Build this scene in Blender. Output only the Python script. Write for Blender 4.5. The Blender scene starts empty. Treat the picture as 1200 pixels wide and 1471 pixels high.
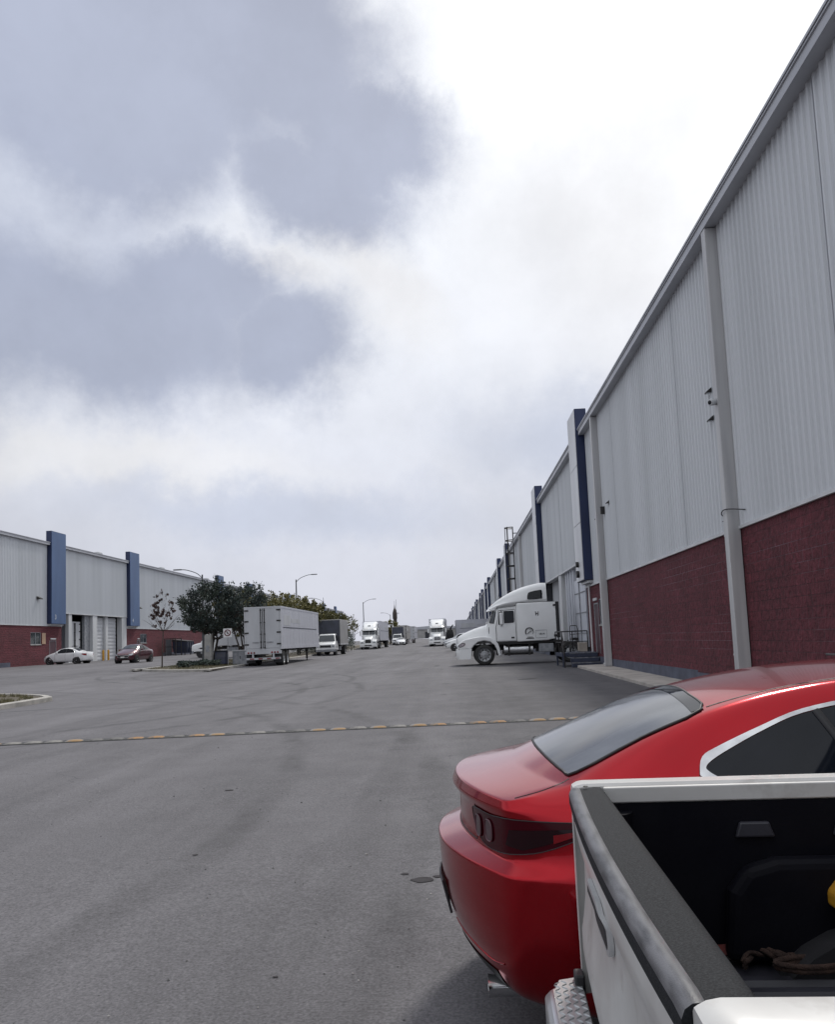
import bpy, bmesh, math, random
from mathutils import Vector, Matrix, noise
from mathutils.bvhtree import BVHTree
random.seed(7)
SC = bpy.context.scene
COL = SC.collection
R = math.radians
PI = math.pi

# ------------------------------------------------------------------ terrain height
def sstep(t):
    t = min(max(t, 0.0), 1.0)
    return t * t * (3 - 2 * t)

def gz(x, y):
    return .0045 * max(0.0, min(y, 420.0)) + .45 * sstep((-x - 12) / 14)

# ------------------------------------------------------------------ materials
MATS = {}
def mat(name, col, rough=.5, metal=0.0, col2=None, scale=4.0, detail=5, lo=.35, hi=.65, bump=0.0, bscale=40.0,
        coat=0.0, coatrough=.03, spec=.5, stretch=(1, 1, 1), rvar=0.0, emit=None):
    m = bpy.data.materials.new(name); m.use_nodes = True
    nt = m.node_tree; N = nt.nodes; L = nt.links
    b = N['Principled BSDF']
    b.inputs['Base Color'].default_value = (*col, 1)
    b.inputs['Roughness'].default_value = rough
    b.inputs['Metallic'].default_value = metal
    b.inputs['Coat Weight'].default_value = coat
    b.inputs['Coat Roughness'].default_value = coatrough
    b.inputs['Specular IOR Level'].default_value = spec
    tc = N.new('ShaderNodeTexCoord'); mp = N.new('ShaderNodeMapping')
    mp.inputs['Scale'].default_value = stretch
    L.new(tc.outputs['Object'], mp.inputs['Vector'])
    if col2 is None:
        col2 = tuple(c * .8 for c in col)
    n = N.new('ShaderNodeTexNoise'); n.inputs['Scale'].default_value = scale; n.inputs['Detail'].default_value = detail
    L.new(mp.outputs['Vector'], n.inputs['Vector'])
    cr = N.new('ShaderNodeValToRGB')
    cr.color_ramp.elements[0].position = lo; cr.color_ramp.elements[0].color = (*col2, 1)
    cr.color_ramp.elements[1].position = hi; cr.color_ramp.elements[1].color = (*col, 1)
    L.new(n.outputs['Fac'], cr.inputs['Fac']); L.new(cr.outputs['Color'], b.inputs['Base Color'])
    if rvar:
        mr = N.new('ShaderNodeMapRange')
        mr.inputs['From Min'].default_value = .3; mr.inputs['From Max'].default_value = .7
        mr.inputs['To Min'].default_value = min(1, rough + rvar); mr.inputs['To Max'].default_value = rough
        L.new(n.outputs['Fac'], mr.inputs['Value']); L.new(mr.outputs['Result'], b.inputs['Roughness'])
    if bump:
        nb = N.new('ShaderNodeTexNoise'); nb.inputs['Scale'].default_value = bscale; nb.inputs['Detail'].default_value = 4
        L.new(tc.outputs['Object'], nb.inputs['Vector'])
        bp = N.new('ShaderNodeBump'); bp.inputs['Strength'].default_value = bump; bp.inputs['Distance'].default_value = .02
        L.new(nb.outputs['Fac'], bp.inputs['Height']); L.new(bp.outputs['Normal'], b.inputs['Normal'])
    MATS[name] = m
    return m

white_paint = mat('white_paint', (.82, .83, .83), .3, 0, (.72, .73, .74), 1.2, coat=.6, lo=.3, hi=.6)
truck_white = mat('truck_white', (.82, .83, .83), .28, 0, (.73, .74, .74), .8, coat=.7, lo=.3, hi=.6)
trailer_white = mat('trailer_white', (.50, .51, .53), .45, 0, (.39, .40, .42), .9, lo=.3, hi=.62, stretch=(1, 1, .25))
trailer_side = mat('trailer_side', (.53, .54, .59), .42, .1, (.45, .46, .51), 1.1, lo=.3, hi=.65, stretch=(1.5, 1, .2))
trailer_grey = mat('trailer_grey', (.36, .35, .34), .5, 0, (.27, .265, .26), .9, lo=.3, hi=.65)
navy_panel = mat('navy_panel', (.055, .06, .085), .5, 0, (.04, .045, .06), 2)
steel_grey = mat('steel_grey', (.33, .34, .36), .45, .3, (.22, .23, .25), 5, rvar=.2)
galv = mat('galvanised_steel', (.42, .43, .44), .4, .7, (.3, .31, .32), 10)
chrome = mat('chrome', (.78, .79, .8), .12, 1.0, (.66, .67, .68), 6)
alu = mat('polished_aluminium', (.72, .73, .74), .25, 1.0, (.5, .5, .51), 8, rvar=.2)
black_plastic = mat('black_plastic', (.022, .022, .025), .55, 0, (.014, .014, .016), 8, bump=.1, bscale=200)
black_metal = mat('black_metal', (.018, .018, .02), .5, .2, (.03, .027, .025), 6)
rubber = mat('tyre_rubber', (.022, .022, .023), .8, 0, (.035, .034, .032), 9, bump=.2)
glass_dark = mat('tinted_glass', (.007, .009, .014), .03, 0, (.004, .006, .010), 3, spec=.28)
glass_wind = mat('windscreen_glass', (.035, .045, .055), .05, 0, (.02, .026, .032), 2, spec=.7)
rear_glass = mat('dusty_rear_glass', (.13, .14, .155), .12, 0, (.045, .05, .062), 1.6, spec=.8, stretch=(1, 2.5, 1), lo=.35, hi=.7)
lens_clear = mat('clear_lens', (.5, .52, .55), .08, .2, (.3, .32, .35), 12, coat=1)
lamp_ring_glass = mat('lamp_ring_glass', (.07, .03, .04), .08, 0, (.04, .012, .018), 12, coat=.4)
lamp_ring_edge = mat('lamp_ring_edge', (.13, .06, .075), .25, .2, (.09, .04, .05), 12)
lamp_cavity = mat('lamp_cavity', (.016, .0015, .004), .1, 0, (.010, .001, .003), 6, spec=.25)
lamp_deep_red = mat('lamp_deep_red', (.22, .004, .010), .15, 0, (.14, .003, .007), 6, spec=.3)
lens_red = mat('red_lens', (.28, .006, .01), .12, 0, (.12, .004, .006), 5, coat=1)
lens_dark_red = mat('dark_red_lens', (.045, .001, .005), .14, 0, (.032, .001, .004), 3, spec=.14)
lens_amber = mat('amber_lens', (.7, .25, .03), .2, 0, (.55, .18, .02), 8, coat=1)
rim_alloy = mat('wheel_alloy', (.55, .56, .57), .3, .9, (.35, .36, .37), 8)
plate_white = mat('number_plate', (.75, .75, .72), .4, 0, (.65, .65, .62), 8)
maroon_paint = mat('maroon_paint', (.085, .012, .022), .3, .3, (.065, .009, .016), 2, coat=1)
silver_paint = mat('silver_paint', (.5, .51, .53), .3, .5, (.42, .43, .45), 2, coat=1)
yellow_paint = mat('yellow_paint', (.62, .32, .02), .5, 0, (.42, .2, .02), 6)
navy_paint = mat('navy_blue_paint', (.010, .022, .075), .5, 0, (.008, .016, .055), 1.3, stretch=(1, 1, .3))
navy_face = mat('blue_cladding_face', (.062, .118, .245), .45, 0, (.046, .09, .19), .7, stretch=(1, 1, .3))
pylon_white = mat('pylon_white_panel', (.66, .67, .69), .45, 0, (.55, .56, .58), .9, stretch=(1, 1, .2))
trim_white = mat('white_trim', (.60, .61, .62), .45, 0, (.47, .48, .49), 1.5, stretch=(1, 1, .15))
gutter_grey = mat('gutter_grey', (.45, .46, .49), .45, 0, (.38, .39, .42), .7)
post_grey = mat('post_cover_grey', (.50, .50, .50), .45, 0, (.38, .38, .39), 1.4, stretch=(3, 3, .2))
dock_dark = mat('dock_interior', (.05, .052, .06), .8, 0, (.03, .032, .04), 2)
curtain_white = mat('curtain_sheet', (.58, .6, .65), .5, 0, (.45, .47, .52), 2, stretch=(1, 1, .1))
roller_grey = mat('roller_door_grey', (.52, .53, .55), .5, 0, (.42, .43, .45), .8, stretch=(1, 1, .3))
plinth_blue = mat('plinth_blue_grey', (.085, .095, .135), .7, 0, (.055, .06, .085), 2.2, bump=.2, bscale=30)
walk_concrete = mat('pavement_concrete', (.43, .395, .36), .85, 0, (.31, .285, .26), 1.6, bump=.3, bscale=25)
concrete = mat('concrete', (.37, .36, .34), .85, 0, (.26, .255, .245), 2.5, bump=.3, bscale=25)
kerb_conc = mat('kerb_concrete', (.42, .40, .37), .85, 0, (.28, .27, .25), 3, bump=.3, bscale=30)
soil = mat('planting_soil', (.10, .085, .06), .95, 0, (.06, .05, .035), 4, bump=.6, bscale=12)
bark = mat('bark', (.075, .06, .05), .9, 0, (.04, .032, .028), 8, bump=.6, bscale=20)
leaf_dark = mat('leaf_dark_green', (.052, .072, .050), .6, 0, (.016, .029, .028), .9, lo=.38, hi=.66)
leaf_olive = mat('leaf_olive', (.20, .175, .055), .6, 0, (.075, .08, .03), .9, lo=.35, hi=.65)
leaf_brown = mat('leaf_brown', (.075, .04, .03), .7, 0, (.035, .02, .018), 2)
leaf_grass = mat('grass_blade', (.19, .165, .085), .8, 0, (.09, .09, .045), 2)
wire_black = mat('wire_black', (.02, .02, .022), .6)
rope_brown = mat('rope_fibre', (.05, .027, .02), .9, 0, (.02, .010, .008), 30, bump=.5, bscale=150)
bed_floor_m = mat('bed_floor_plastic', (.034, .034, .044), .40, 0, (.024, .024, .032), 8, bump=.05, bscale=200, spec=.5)
rope_red = mat('red_strap', (.045, .007, .007), .8, 0, (.15, .02, .015), 20)
dumpster_blue = mat('dumpster_paint', (.012, .02, .05), .5, 0, (.02, .022, .035), 2)
sign_white = mat('sign_white', (.75, .75, .75), .4, 0, (.65, .65, .65), 5)
sign_red = mat('sign_dark_red', (.12, .02, .03), .5)
letter_black = mat('letter_black', (.03, .03, .035), .5)
letter_white = mat('letter_white', (.75, .77, .8), .5)
brown_dark = mat('tower_brown', (.07, .055, .05), .8, 0, (.045, .036, .034), 2)

# sedan paint with metallic depth
red_paint = mat('red_metallic_paint', (.36, .0006, .008), .18, .86, (.33, .0006, .0075), 3, coat=.45, coatrough=.02, spec=.3)
pick_white = mat('dusty_white_paint', (.60, .60, .585), .36, 0, (.44, .425, .41), 2.6, detail=9, coat=.25, coatrough=.15, lo=.3, hi=.62, stretch=(1, 1, 1), rvar=.25)

def add_chips(m, col, scale, lo, hi):
    nt = m.node_tree; N = nt.nodes; L = nt.links; b = N['Principled BSDF']
    src = b.inputs['Base Color'].links[0].from_socket
    tc = N.new('ShaderNodeTexCoord'); n = N.new('ShaderNodeTexNoise'); n.inputs['Scale'].default_value = scale; n.inputs['Detail'].default_value = 6; n.inputs['Roughness'].default_value = .65
    L.new(tc.outputs['Object'], n.inputs['Vector'])
    r = N.new('ShaderNodeMapRange'); r.inputs['From Min'].default_value = lo; r.inputs['From Max'].default_value = hi; L.new(n.outputs['Fac'], r.inputs['Value'])
    mx = N.new('ShaderNodeMix'); mx.data_type = 'RGBA'; L.new(r.outputs[0], mx.inputs[0]); L.new(src, mx.inputs[6]); mx.inputs[7].default_value = (*col, 1)
    L.new(mx.outputs[2], b.inputs['Base Color'])
add_chips(pick_white, (.16, .12, .10), 11, .70, .73)
add_chips(pick_white, (.36, .34, .32), 3.5, .56, .72)

# tailgate cap: worn textured plastic
cap_plastic = mat('worn_black_plastic', (.020, .022, .026), .62, 0, (.012, .013, .015), 260, spec=.16, bump=.14, bscale=420, rvar=.15, lo=.35, hi=.7)
cap_edge = mat('worn_edge_highlight', (.12, .12, .13), .42, 0, (.03, .031, .035), 14, bump=.1, bscale=400, lo=.36, hi=.6, stretch=(3, .6, 3))  # paler bead: highlight on the rolled shoulder painted into the colour, mottled with wear
liner_black = mat('bed_liner', (.007, .007, .010), .5, 0, (.004, .004, .007), 5, bump=.06, bscale=200, spec=.08)

def asphalt_material():
    m = bpy.data.materials.new('asphalt'); m.use_nodes = True
    nt = m.node_tree; N = nt.nodes; L = nt.links; b = N['Principled BSDF']
    tc = N.new('ShaderNodeTexCoord')
    def noi(scale, det, stretch=None, rough=.6, dist=0):
        n = N.new('ShaderNodeTexNoise'); n.inputs['Scale'].default_value = scale; n.inputs['Detail'].default_value = det
        n.inputs['Roughness'].default_value = rough; n.inputs['Distortion'].default_value = dist
        if stretch:
            mp = N.new('ShaderNodeMapping'); mp.inputs['Scale'].default_value = stretch[:3]
            if len(stretch) > 3: mp.inputs['Rotation'].default_value = (0, 0, stretch[3])
            L.new(tc.outputs['Object'], mp.inputs['Vector']); L.new(mp.outputs['Vector'], n.inputs['Vector'])
        else:
            L.new(tc.outputs['Object'], n.inputs['Vector'])
        return n.outputs['Fac']
    def rng(v, a, b_, c, d):
        r = N.new('ShaderNodeMapRange'); r.inputs['From Min'].default_value = a; r.inputs['From Max'].default_value = b_
        r.inputs['To Min'].default_value = c; r.inputs['To Max'].default_value = d; L.new(v, r.inputs['Value']); return r.outputs['Result']
    def mul(a, c):
        x = N.new('ShaderNodeMath'); x.operation = 'MULTIPLY'; L.new(a, x.inputs[0])
        if isinstance(c, float): x.inputs[1].default_value = c
        else: L.new(c, x.inputs[1])
        return x.outputs[0]
    big = rng(noi(.11, 4), .3, .7, .84, 1.12)
    mid = rng(noi(.9, 5, (1, .35, 1)), .3, .7, .90, 1.08)
    streak = rng(noi(.9, 4, (1, .035, 1, R(6)), .6, .6), .40, .66, 1.05, .86)
    curve = rng(noi(.32, 3, (1, .16, 1, R(-24)), .55, 1.6), .52, .66, 1.0, .82)
    fine = rng(noi(60, 3), .25, .75, .55, 1.45)
    fine2 = rng(noi(22, 4), .3, .7, .88, 1.12)
    spots = N.new('ShaderNodeTexVoronoi'); spots.inputs['Scale'].default_value = 85; L.new(tc.outputs['Object'], spots.inputs['Vector'])
    sp = rng(spots.outputs['Distance'], .0, .22, 1.7, 1.0)
    oil = rng(noi(.55, 5, None, .65, .4), .64, .74, 1.0, .70)
    dust = rng(noi(.35, 5, (1, .5, 1)), .55, .75, 1.0, 1.13)
    # darker apron on the dock side, edge slightly ragged
    sx = N.new('ShaderNodeSeparateXYZ'); L.new(tc.outputs['Object'], sx.inputs[0])
    jig = rng(noi(.8, 4), .2, .8, -.5, .5)
    ad = N.new('ShaderNodeMath'); ad.operation = 'ADD'; L.new(sx.outputs['X'], ad.inputs[0]); L.new(jig, ad.inputs[1])
    apron = rng(ad.outputs[0], -.3, .7, 1.0, .74)
    def m2(op, a, c):
        x = N.new('ShaderNodeMath'); x.operation = op
        for i, q in enumerate((a, c)):
            if isinstance(q, (int, float)): x.inputs[i].default_value = q
            else: L.new(q, x.inputs[i])
        return x.outputs[0]
    # swept tyre tracks worn into the surface: soft broken arcs
    wob = noi(.7, 3); brk = rng(noi(.35, 4), .36, .58, 0, 1); worn = rng(noi(6, 4), .3, .7, .6, 1.0)
    def track(cx, cy, rad, w, amt):
        dx = m2('SUBTRACT', sx0.outputs['X'], cx); dy = m2('SUBTRACT', sx0.outputs['Y'], cy)
        r = m2('SQRT', m2('ADD', m2('MULTIPLY', dx, dx), m2('MULTIPLY', dy, dy)), 0)
        d = m2('ABSOLUTE', m2('ADD', m2('SUBTRACT', r, rad), m2('MULTIPLY', m2('SUBTRACT', wob, .5), .35)), 0)
        k = rng(d, w, w*.35, 0, 1)
        return m2('SUBTRACT', 1.0, m2('MULTIPLY', m2('MULTIPLY', k, brk), m2('MULTIPLY', worn, amt)))
    sx0 = N.new('ShaderNodeSeparateXYZ'); L.new(tc.outputs['Object'], sx0.inputs[0])
    tracks = [track(*q) for q in ((-20, 26, 15, .22, .38), (-20, 26, 16.9, .22, .36), (-17, 33, 11, .2, .40), (-17, 33, 12.8, .2, .38), (-26, 8, 24, .24, .32), (-26, 8, 25.8, .24, .3), (-9, 45, 8.0, .2, .42), (-9, 45, 9.7, .2, .40), (-34, -14, 33, .2, .22), (-34, -14, 34.8, .2, .2))]
    # hairline cracks, only in some areas
    vo = N.new('ShaderNodeTexVoronoi'); vo.feature = 'DISTANCE_TO_EDGE'; vo.inputs['Scale'].default_value = .33
    wv = N.new('ShaderNodeVectorMath'); wv.operation = 'ADD'; nw = N.new('ShaderNodeTexNoise'); nw.inputs['Scale'].default_value = 1.3; nw.inputs['Detail'].default_value = 5
    L.new(tc.outputs['Object'], nw.inputs['Vector']); scv = N.new('ShaderNodeVectorMath'); scv.operation = 'SCALE'; scv.inputs['Scale'].default_value = 1.3
    L.new(nw.outputs['Color'], scv.inputs[0]); L.new(tc.outputs['Object'], wv.inputs[0]); L.new(scv.outputs[0], wv.inputs[1]); L.new(wv.outputs[0], vo.inputs['Vector'])
    crk = m2('SUBTRACT', 1.0, m2('MULTIPLY', rng(vo.outputs['Distance'], .006, .002, 0, .34), rng(noi(.22, 3), .52, .62, 0, 1)))
    # oil drips
    drip = rng(noi(1.7, 5, (1, .8, 1), .55, .3), .70, .76, 1.0, .62)
    pale = rng(noi(3.1, 4, (1, .6, 1), .6), .69, .74, 1.0, 1.16)
    v = mul(big, mid)
    for o in [streak, curve, fine, fine2, sp, oil, dust, apron, crk, drip, pale] + tracks: v = mul(v, o)
    mx = N.new('ShaderNodeMix'); mx.data_type = 'RGBA'; mx.blend_type = 'MULTIPLY'; mx.inputs[0].default_value = 1
    mx.inputs[6].default_value = (.128, .124, .132, 1)
    cmb = N.new('ShaderNodeCombineXYZ')
    for i in range(3): L.new(v, cmb.inputs[i])
    L.new(cmb.outputs[0], mx.inputs[7]); L.new(mx.outputs[2], b.inputs['Base Color'])
    L.new(rng(noi(1.5, 4), .3, .7, .72, .9), b.inputs['Roughness'])
    bp = N.new('ShaderNodeBump'); bp.inputs['Strength'].default_value = .35; bp.inputs['Distance'].default_value = .006
    L.new(fine, bp.inputs['Height']); L.new(bp.outputs['Normal'], b.inputs['Normal'])
    b.inputs['Specular IOR Level'].default_value = .3
    return m
asphalt = asphalt_material()

def brick_material(name, flip):
    m = bpy.data.materials.new(name); m.use_nodes = True
    nt = m.node_tree; N = nt.nodes; L = nt.links; b = N['Principled BSDF']
    tc = N.new('ShaderNodeTexCoord'); sx = N.new('ShaderNodeSeparateXYZ'); cx = N.new('ShaderNodeCombineXYZ')
    L.new(tc.outputs['Object'], sx.inputs[0]); L.new(sx.outputs['Y'], cx.inputs[0]); L.new(sx.outputs['Z'], cx.inputs[1])
    br = N.new('ShaderNodeTexBrick'); L.new(cx.outputs[0], br.inputs['Vector'])
    br.inputs['Scale'].default_value = 1.0; br.inputs['Brick Width'].default_value = .40; br.inputs['Row Height'].default_value = .20
    br.inputs['Mortar Size'].default_value = .006; br.inputs['Mortar Smooth'].default_value = .3
    br.inputs['Color1'].default_value = (.135, .025, .036, 1); br.inputs['Color2'].default_value = (.105, .019, .028, 1)
    n1 = N.new('ShaderNodeTexNoise'); n1.inputs['Scale'].default_value = .45; n1.inputs['Detail'].default_value = 5
    mpn = N.new('ShaderNodeMapping'); mpn.inputs['Scale'].default_value = (1, .5, 2.6)
    L.new(tc.outputs['Object'], mpn.inputs['Vector']); L.new(mpn.outputs['Vector'], n1.inputs['Vector'])
    cr = N.new('ShaderNodeValToRGB')
    cr.color_ramp.elements[0].position = .50; cr.color_ramp.elements[0].color = (.060, .013, .02, 1)
    cr.color_ramp.elements[1].position = .72; cr.color_ramp.elements[1].color = (.30, .19, .23, 1)
    L.new(n1.outputs['Fac'], cr.inputs['Fac']); L.new(cr.outputs['Color'], br.inputs['Mortar'])
    n2 = N.new('ShaderNodeTexNoise'); n2.inputs['Scale'].default_value = 8; n2.inputs['Detail'].default_value = 5; n2.inputs['Roughness'].default_value = .7
    L.new(tc.outputs['Object'], n2.inputs['Vector'])
    n3 = N.new('ShaderNodeTexNoise'); n3.inputs['Scale'].default_value = .7; n3.inputs['Detail'].default_value = 4
    L.new(tc.outputs['Object'], n3.inputs['Vector'])
    ml = N.new('ShaderNodeMix'); ml.data_type = 'RGBA'; ml.blend_type = 'MULTIPLY'; ml.inputs[0].default_value = 1
    L.new(br.outputs['Color'], ml.inputs[6])
    ma = N.new('ShaderNodeMath'); ma.operation = 'MULTIPLY'
    r2 = N.new('ShaderNodeMapRange'); r2.inputs['From Min'].default_value = .3; r2.inputs['From Max'].default_value = .7; r2.inputs['To Min'].default_value = .42; r2.inputs['To Max'].default_value = 1.5
    r3 = N.new('ShaderNodeMapRange'); r3.inputs['From Min'].default_value = .3; r3.inputs['From Max'].default_value = .7; r3.inputs['To Min'].default_value = .8; r3.inputs['To Max'].default_value = 1.15
    L.new(n2.outputs['Fac'], r2.inputs['Value']); L.new(n3.outputs['Fac'], r3.inputs['Value'])
    L.new(r2.outputs[0], ma.inputs[0]); L.new(r3.outputs[0], ma.inputs[1])
    cb = N.new('ShaderNodeCombineXYZ')
    for i in range(3): L.new(ma.outputs[0], cb.inputs[i])
    L.new(cb.outputs[0], ml.inputs[7]); L.new(ml.outputs[2], b.inputs['Base Color'])
    b.inputs['Roughness'].default_value = .85
    mh = N.new('ShaderNodeMath'); mh.operation = 'SUBTRACT'; L.new(n2.outputs['Fac'], mh.inputs[0]); L.new(br.outputs['Fac'], mh.inputs[1])
    bp = N.new('ShaderNodeBump'); bp.inputs['Strength'].default_value = 1.0; bp.inputs['Distance'].default_value = .09
    L.new(mh.outputs[0], bp.inputs['Height']); L.new(bp.outputs['Normal'], b.inputs['Normal'])
    return m
block_maroon = brick_material('split_face_block', False)
cladding = mat('ribbed_cladding', (.575, .595, .62), .42, 0, (.50, .52, .54), .5, lo=.3, hi=.65, stretch=(1, 1.6, .09), rvar=.12)

# ------------------------------------------------------------------ mesh builder
class MB:
    def __init__(s): s.v = []; s.f = []; s.m = []; s.cur = 0
    def add(s, vs, fs, mi=None):
        o = len(s.v); s.v += [tuple(v) for v in vs]
        for f in fs: s.f.append(tuple(i + o for i in f)); s.m.append(s.cur if mi is None else mi)
        return s
    def box(s, x0, x1, y0, y1, z0, z1, mi=None, M=None):
        vs = [Vector(p) for p in ((x0,y0,z0),(x1,y0,z0),(x1,y1,z0),(x0,y1,z0),(x0,y0,z1),(x1,y0,z1),(x1,y1,z1),(x0,y1,z1))]
        if M: vs = [M @ v for v in vs]
        return s.add(vs, [(0,3,2,1),(4,5,6,7),(0,1,5,4),(1,2,6,5),(2,3,7,6),(3,0,4,7)], mi)
    def tube(s, pts, r, n=8, mi=None, closed=False, caps=True):
        pts = [Vector(p) for p in pts]; k = len(pts)
        rs = r if isinstance(r, (list, tuple)) else [r] * k
        vs = []; prev = None
        for i, p in enumerate(pts):
            a = pts[(i - 1) % k] if (closed or i > 0) else p
            c = pts[(i + 1) % k] if (closed or i < k - 1) else p
            t = (c - a)
            if t.length < 1e-9: t = Vector((0, 0, 1))
            t.normalize()
            if prev is None:
                u = t.orthogonal().normalized()
            else:
                u = prev - t * prev.dot(t)
                u = u.normalized() if u.length > 1e-6 else t.orthogonal().normalized()
            prev = u; w = t.cross(u)
            for j in range(n):
                an = 2 * PI * j / n
                vs.append(p + (u * math.cos(an) + w * math.sin(an)) * rs[i])
        fs = []
        for i in range(k if closed else k - 1):
            i2 = (i + 1) % k
            for j in range(n):
                j2 = (j + 1) % n
                fs.append((i*n+j, i*n+j2, i2*n+j2, i2*n+j))
        if caps and not closed:
            fs.append(tuple(range(n - 1, -1, -1))); fs.append(tuple((k-1)*n + j for j in range(n)))
        return s.add(vs, fs, mi)
    def lathe(s, prof, n=24, M=None, mi=None, caps=True):
        # prof: (r, h) pairs around local Z
        vs = []
        for r, h in prof:
            for j in range(n):
                a = 2 * PI * j / n; v = Vector((r * math.cos(a), r * math.sin(a), h))
                vs.append(M @ v if M else v)
        fs = []
        k = len(prof)
        for i in range(k - 1):
            for j in range(n):
                j2 = (j + 1) % n; fs.append((i*n+j, i*n+j2, (i+1)*n+j2, (i+1)*n+j))
        if caps and prof[0][0] > 1e-4: fs.append(tuple(range(n - 1, -1, -1)))
        if caps and prof[-1][0] > 1e-4: fs.append(tuple((k-1)*n + j for j in range(n)))
        return s.add(vs, fs, mi)
    def prism(s, poly, a, b, axis='y', mi=None, M=None):
        n = len(poly); vs = []
        for t in (a, b):
            for (u, v) in poly:
                p = {'y': (u, t, v), 'x': (t, u, v), 'z': (u, v, t)}[axis]
                p = Vector(p); vs.append(M @ p if M else p)
        fs = [tuple(range(n)), tuple(range(2*n-1, n-1, -1))]
        for i in range(n):
            j = (i + 1) % n; fs.append((i, i + n, j + n, j))
        return s.add(vs, fs, mi)
    def loft(s, rings, mi=None, capa=True, capb=True):
        n = len(rings[0]); vs = [p for r in rings for p in r]; fs = []
        for i in range(len(rings) - 1):
            for j in range(n):
                j2 = (j + 1) % n; fs.append((i*n+j, i*n+j2, (i+1)*n+j2, (i+1)*n+j))
        if capa: fs.append(tuple(range(n - 1, -1, -1)))
        if capb: fs.append(tuple((len(rings)-1)*n + j for j in range(n)))
        return s.add(vs, fs, mi)
    def mesh(s, name, mats):
        me = bpy.data.meshes.new(name); me.from_pydata(s.v, [], s.f)
        for m in (mats if isinstance(mats, (list, tuple)) else [mats]): me.materials.append(m)
        if any(s.m): me.polygons.foreach_set('material_index', s.m)
        bm = bmesh.new(); bm.from_mesh(me); bmesh.ops.recalc_face_normals(bm, faces=bm.faces); bm.to_mesh(me); bm.free()
        me.update(); return me
    def build(s, name, mats, parent=None, smooth=None, bevel=0, world=False, seg=2):
        me = s.mesh(name, mats)
        return link(name, me, parent, smooth, bevel, world, seg)

def link(name, me, parent=None, smooth=None, bevel=0, world=False, seg=2):
    o = bpy.data.objects.new(name, me); COL.objects.link(o)
    if parent is not None:
        if world:
            Mx = parent.matrix_basis.copy(); p = parent.parent
            while p is not None: Mx = p.matrix_basis @ Mx; p = p.parent
            me.transform(Mx.inverted())
        o.parent = parent
    if bevel:
        b = o.modifiers.new('bevel', 'BEVEL'); b.width = bevel; b.segments = seg; b.limit_method = 'ANGLE'; b.angle_limit = R(35)
        b.harden_normals = False
    if smooth is not None:
        me.shade_smooth(); me.set_sharp_from_angle(angle=R(smooth))
    return o

def thing(name, label, cat, loc=(0, 0, 0), rz=0, group=None):
    o = bpy.data.objects.new(name, None); COL.objects.link(o)
    o.location = loc; o.rotation_euler = (0, 0, rz); o['label'] = label; o['category'] = cat
    if group: o['group'] = group
    return o
def tag(o, label, cat, group=None):
    o['label'] = label; o['category'] = cat
    if group: o['group'] = group
    return o
def struct(o, kind='structure'):
    o['kind'] = kind; return o
def copy_tree(o, parent=None):
    c = o.copy(); COL.objects.link(c)
    if parent is not None: c.parent = parent
    for ch in list(o.children): copy_tree(ch, c)
    return c
def put(o, loc, rz=None, label=None, group=None):
    o.location = loc
    if rz is not None: o.rotation_euler = (0, 0, rz)
    if label: o['label'] = label
    if group: o['group'] = group
    return o

def catmull(pts, k=6, closed=False):
    P = [Vector(p) for p in pts]; n = len(P); out = []
    rng = range(n if closed else n - 1)
    for i in rng:
        p0 = P[(i-1) % n] if (closed or i > 0) else P[0]; p1 = P[i]; p2 = P[(i+1) % n]
        p3 = P[(i+2) % n] if (closed or i < n - 2) else P[-1]
        for t in range(k):
            t /= k
            out.append(.5 * ((2*p1) + (p2-p0)*t + (2*p0-5*p1+4*p2-p3)*t*t + (-p0+3*p1-3*p2+p3)*t*t*t))
    if not closed: out.append(P[-1])
    return out

def text_mesh(s, size, depth=.004):
    cu = bpy.data.curves.new('lettering', 'FONT'); cu.body = s; cu.size = size; cu.extrude = depth
    cu.align_x = 'CENTER'; cu.align_y = 'CENTER'
    o = bpy.data.objects.new('lettering', cu); COL.objects.link(o)
    dg = bpy.context.evaluated_depsgraph_get()
    me = bpy.data.meshes.new_from_object(o.evaluated_get(dg)); bpy.data.objects.remove(o); bpy.data.curves.remove(cu)
    return me
def lettering(s, size, Mx, m, parent, world=False):
    me = text_mesh(s, size); me.transform(Mx); me.materials.clear(); me.materials.append(m)
    return link('lettering', me, parent, world=world)

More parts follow.
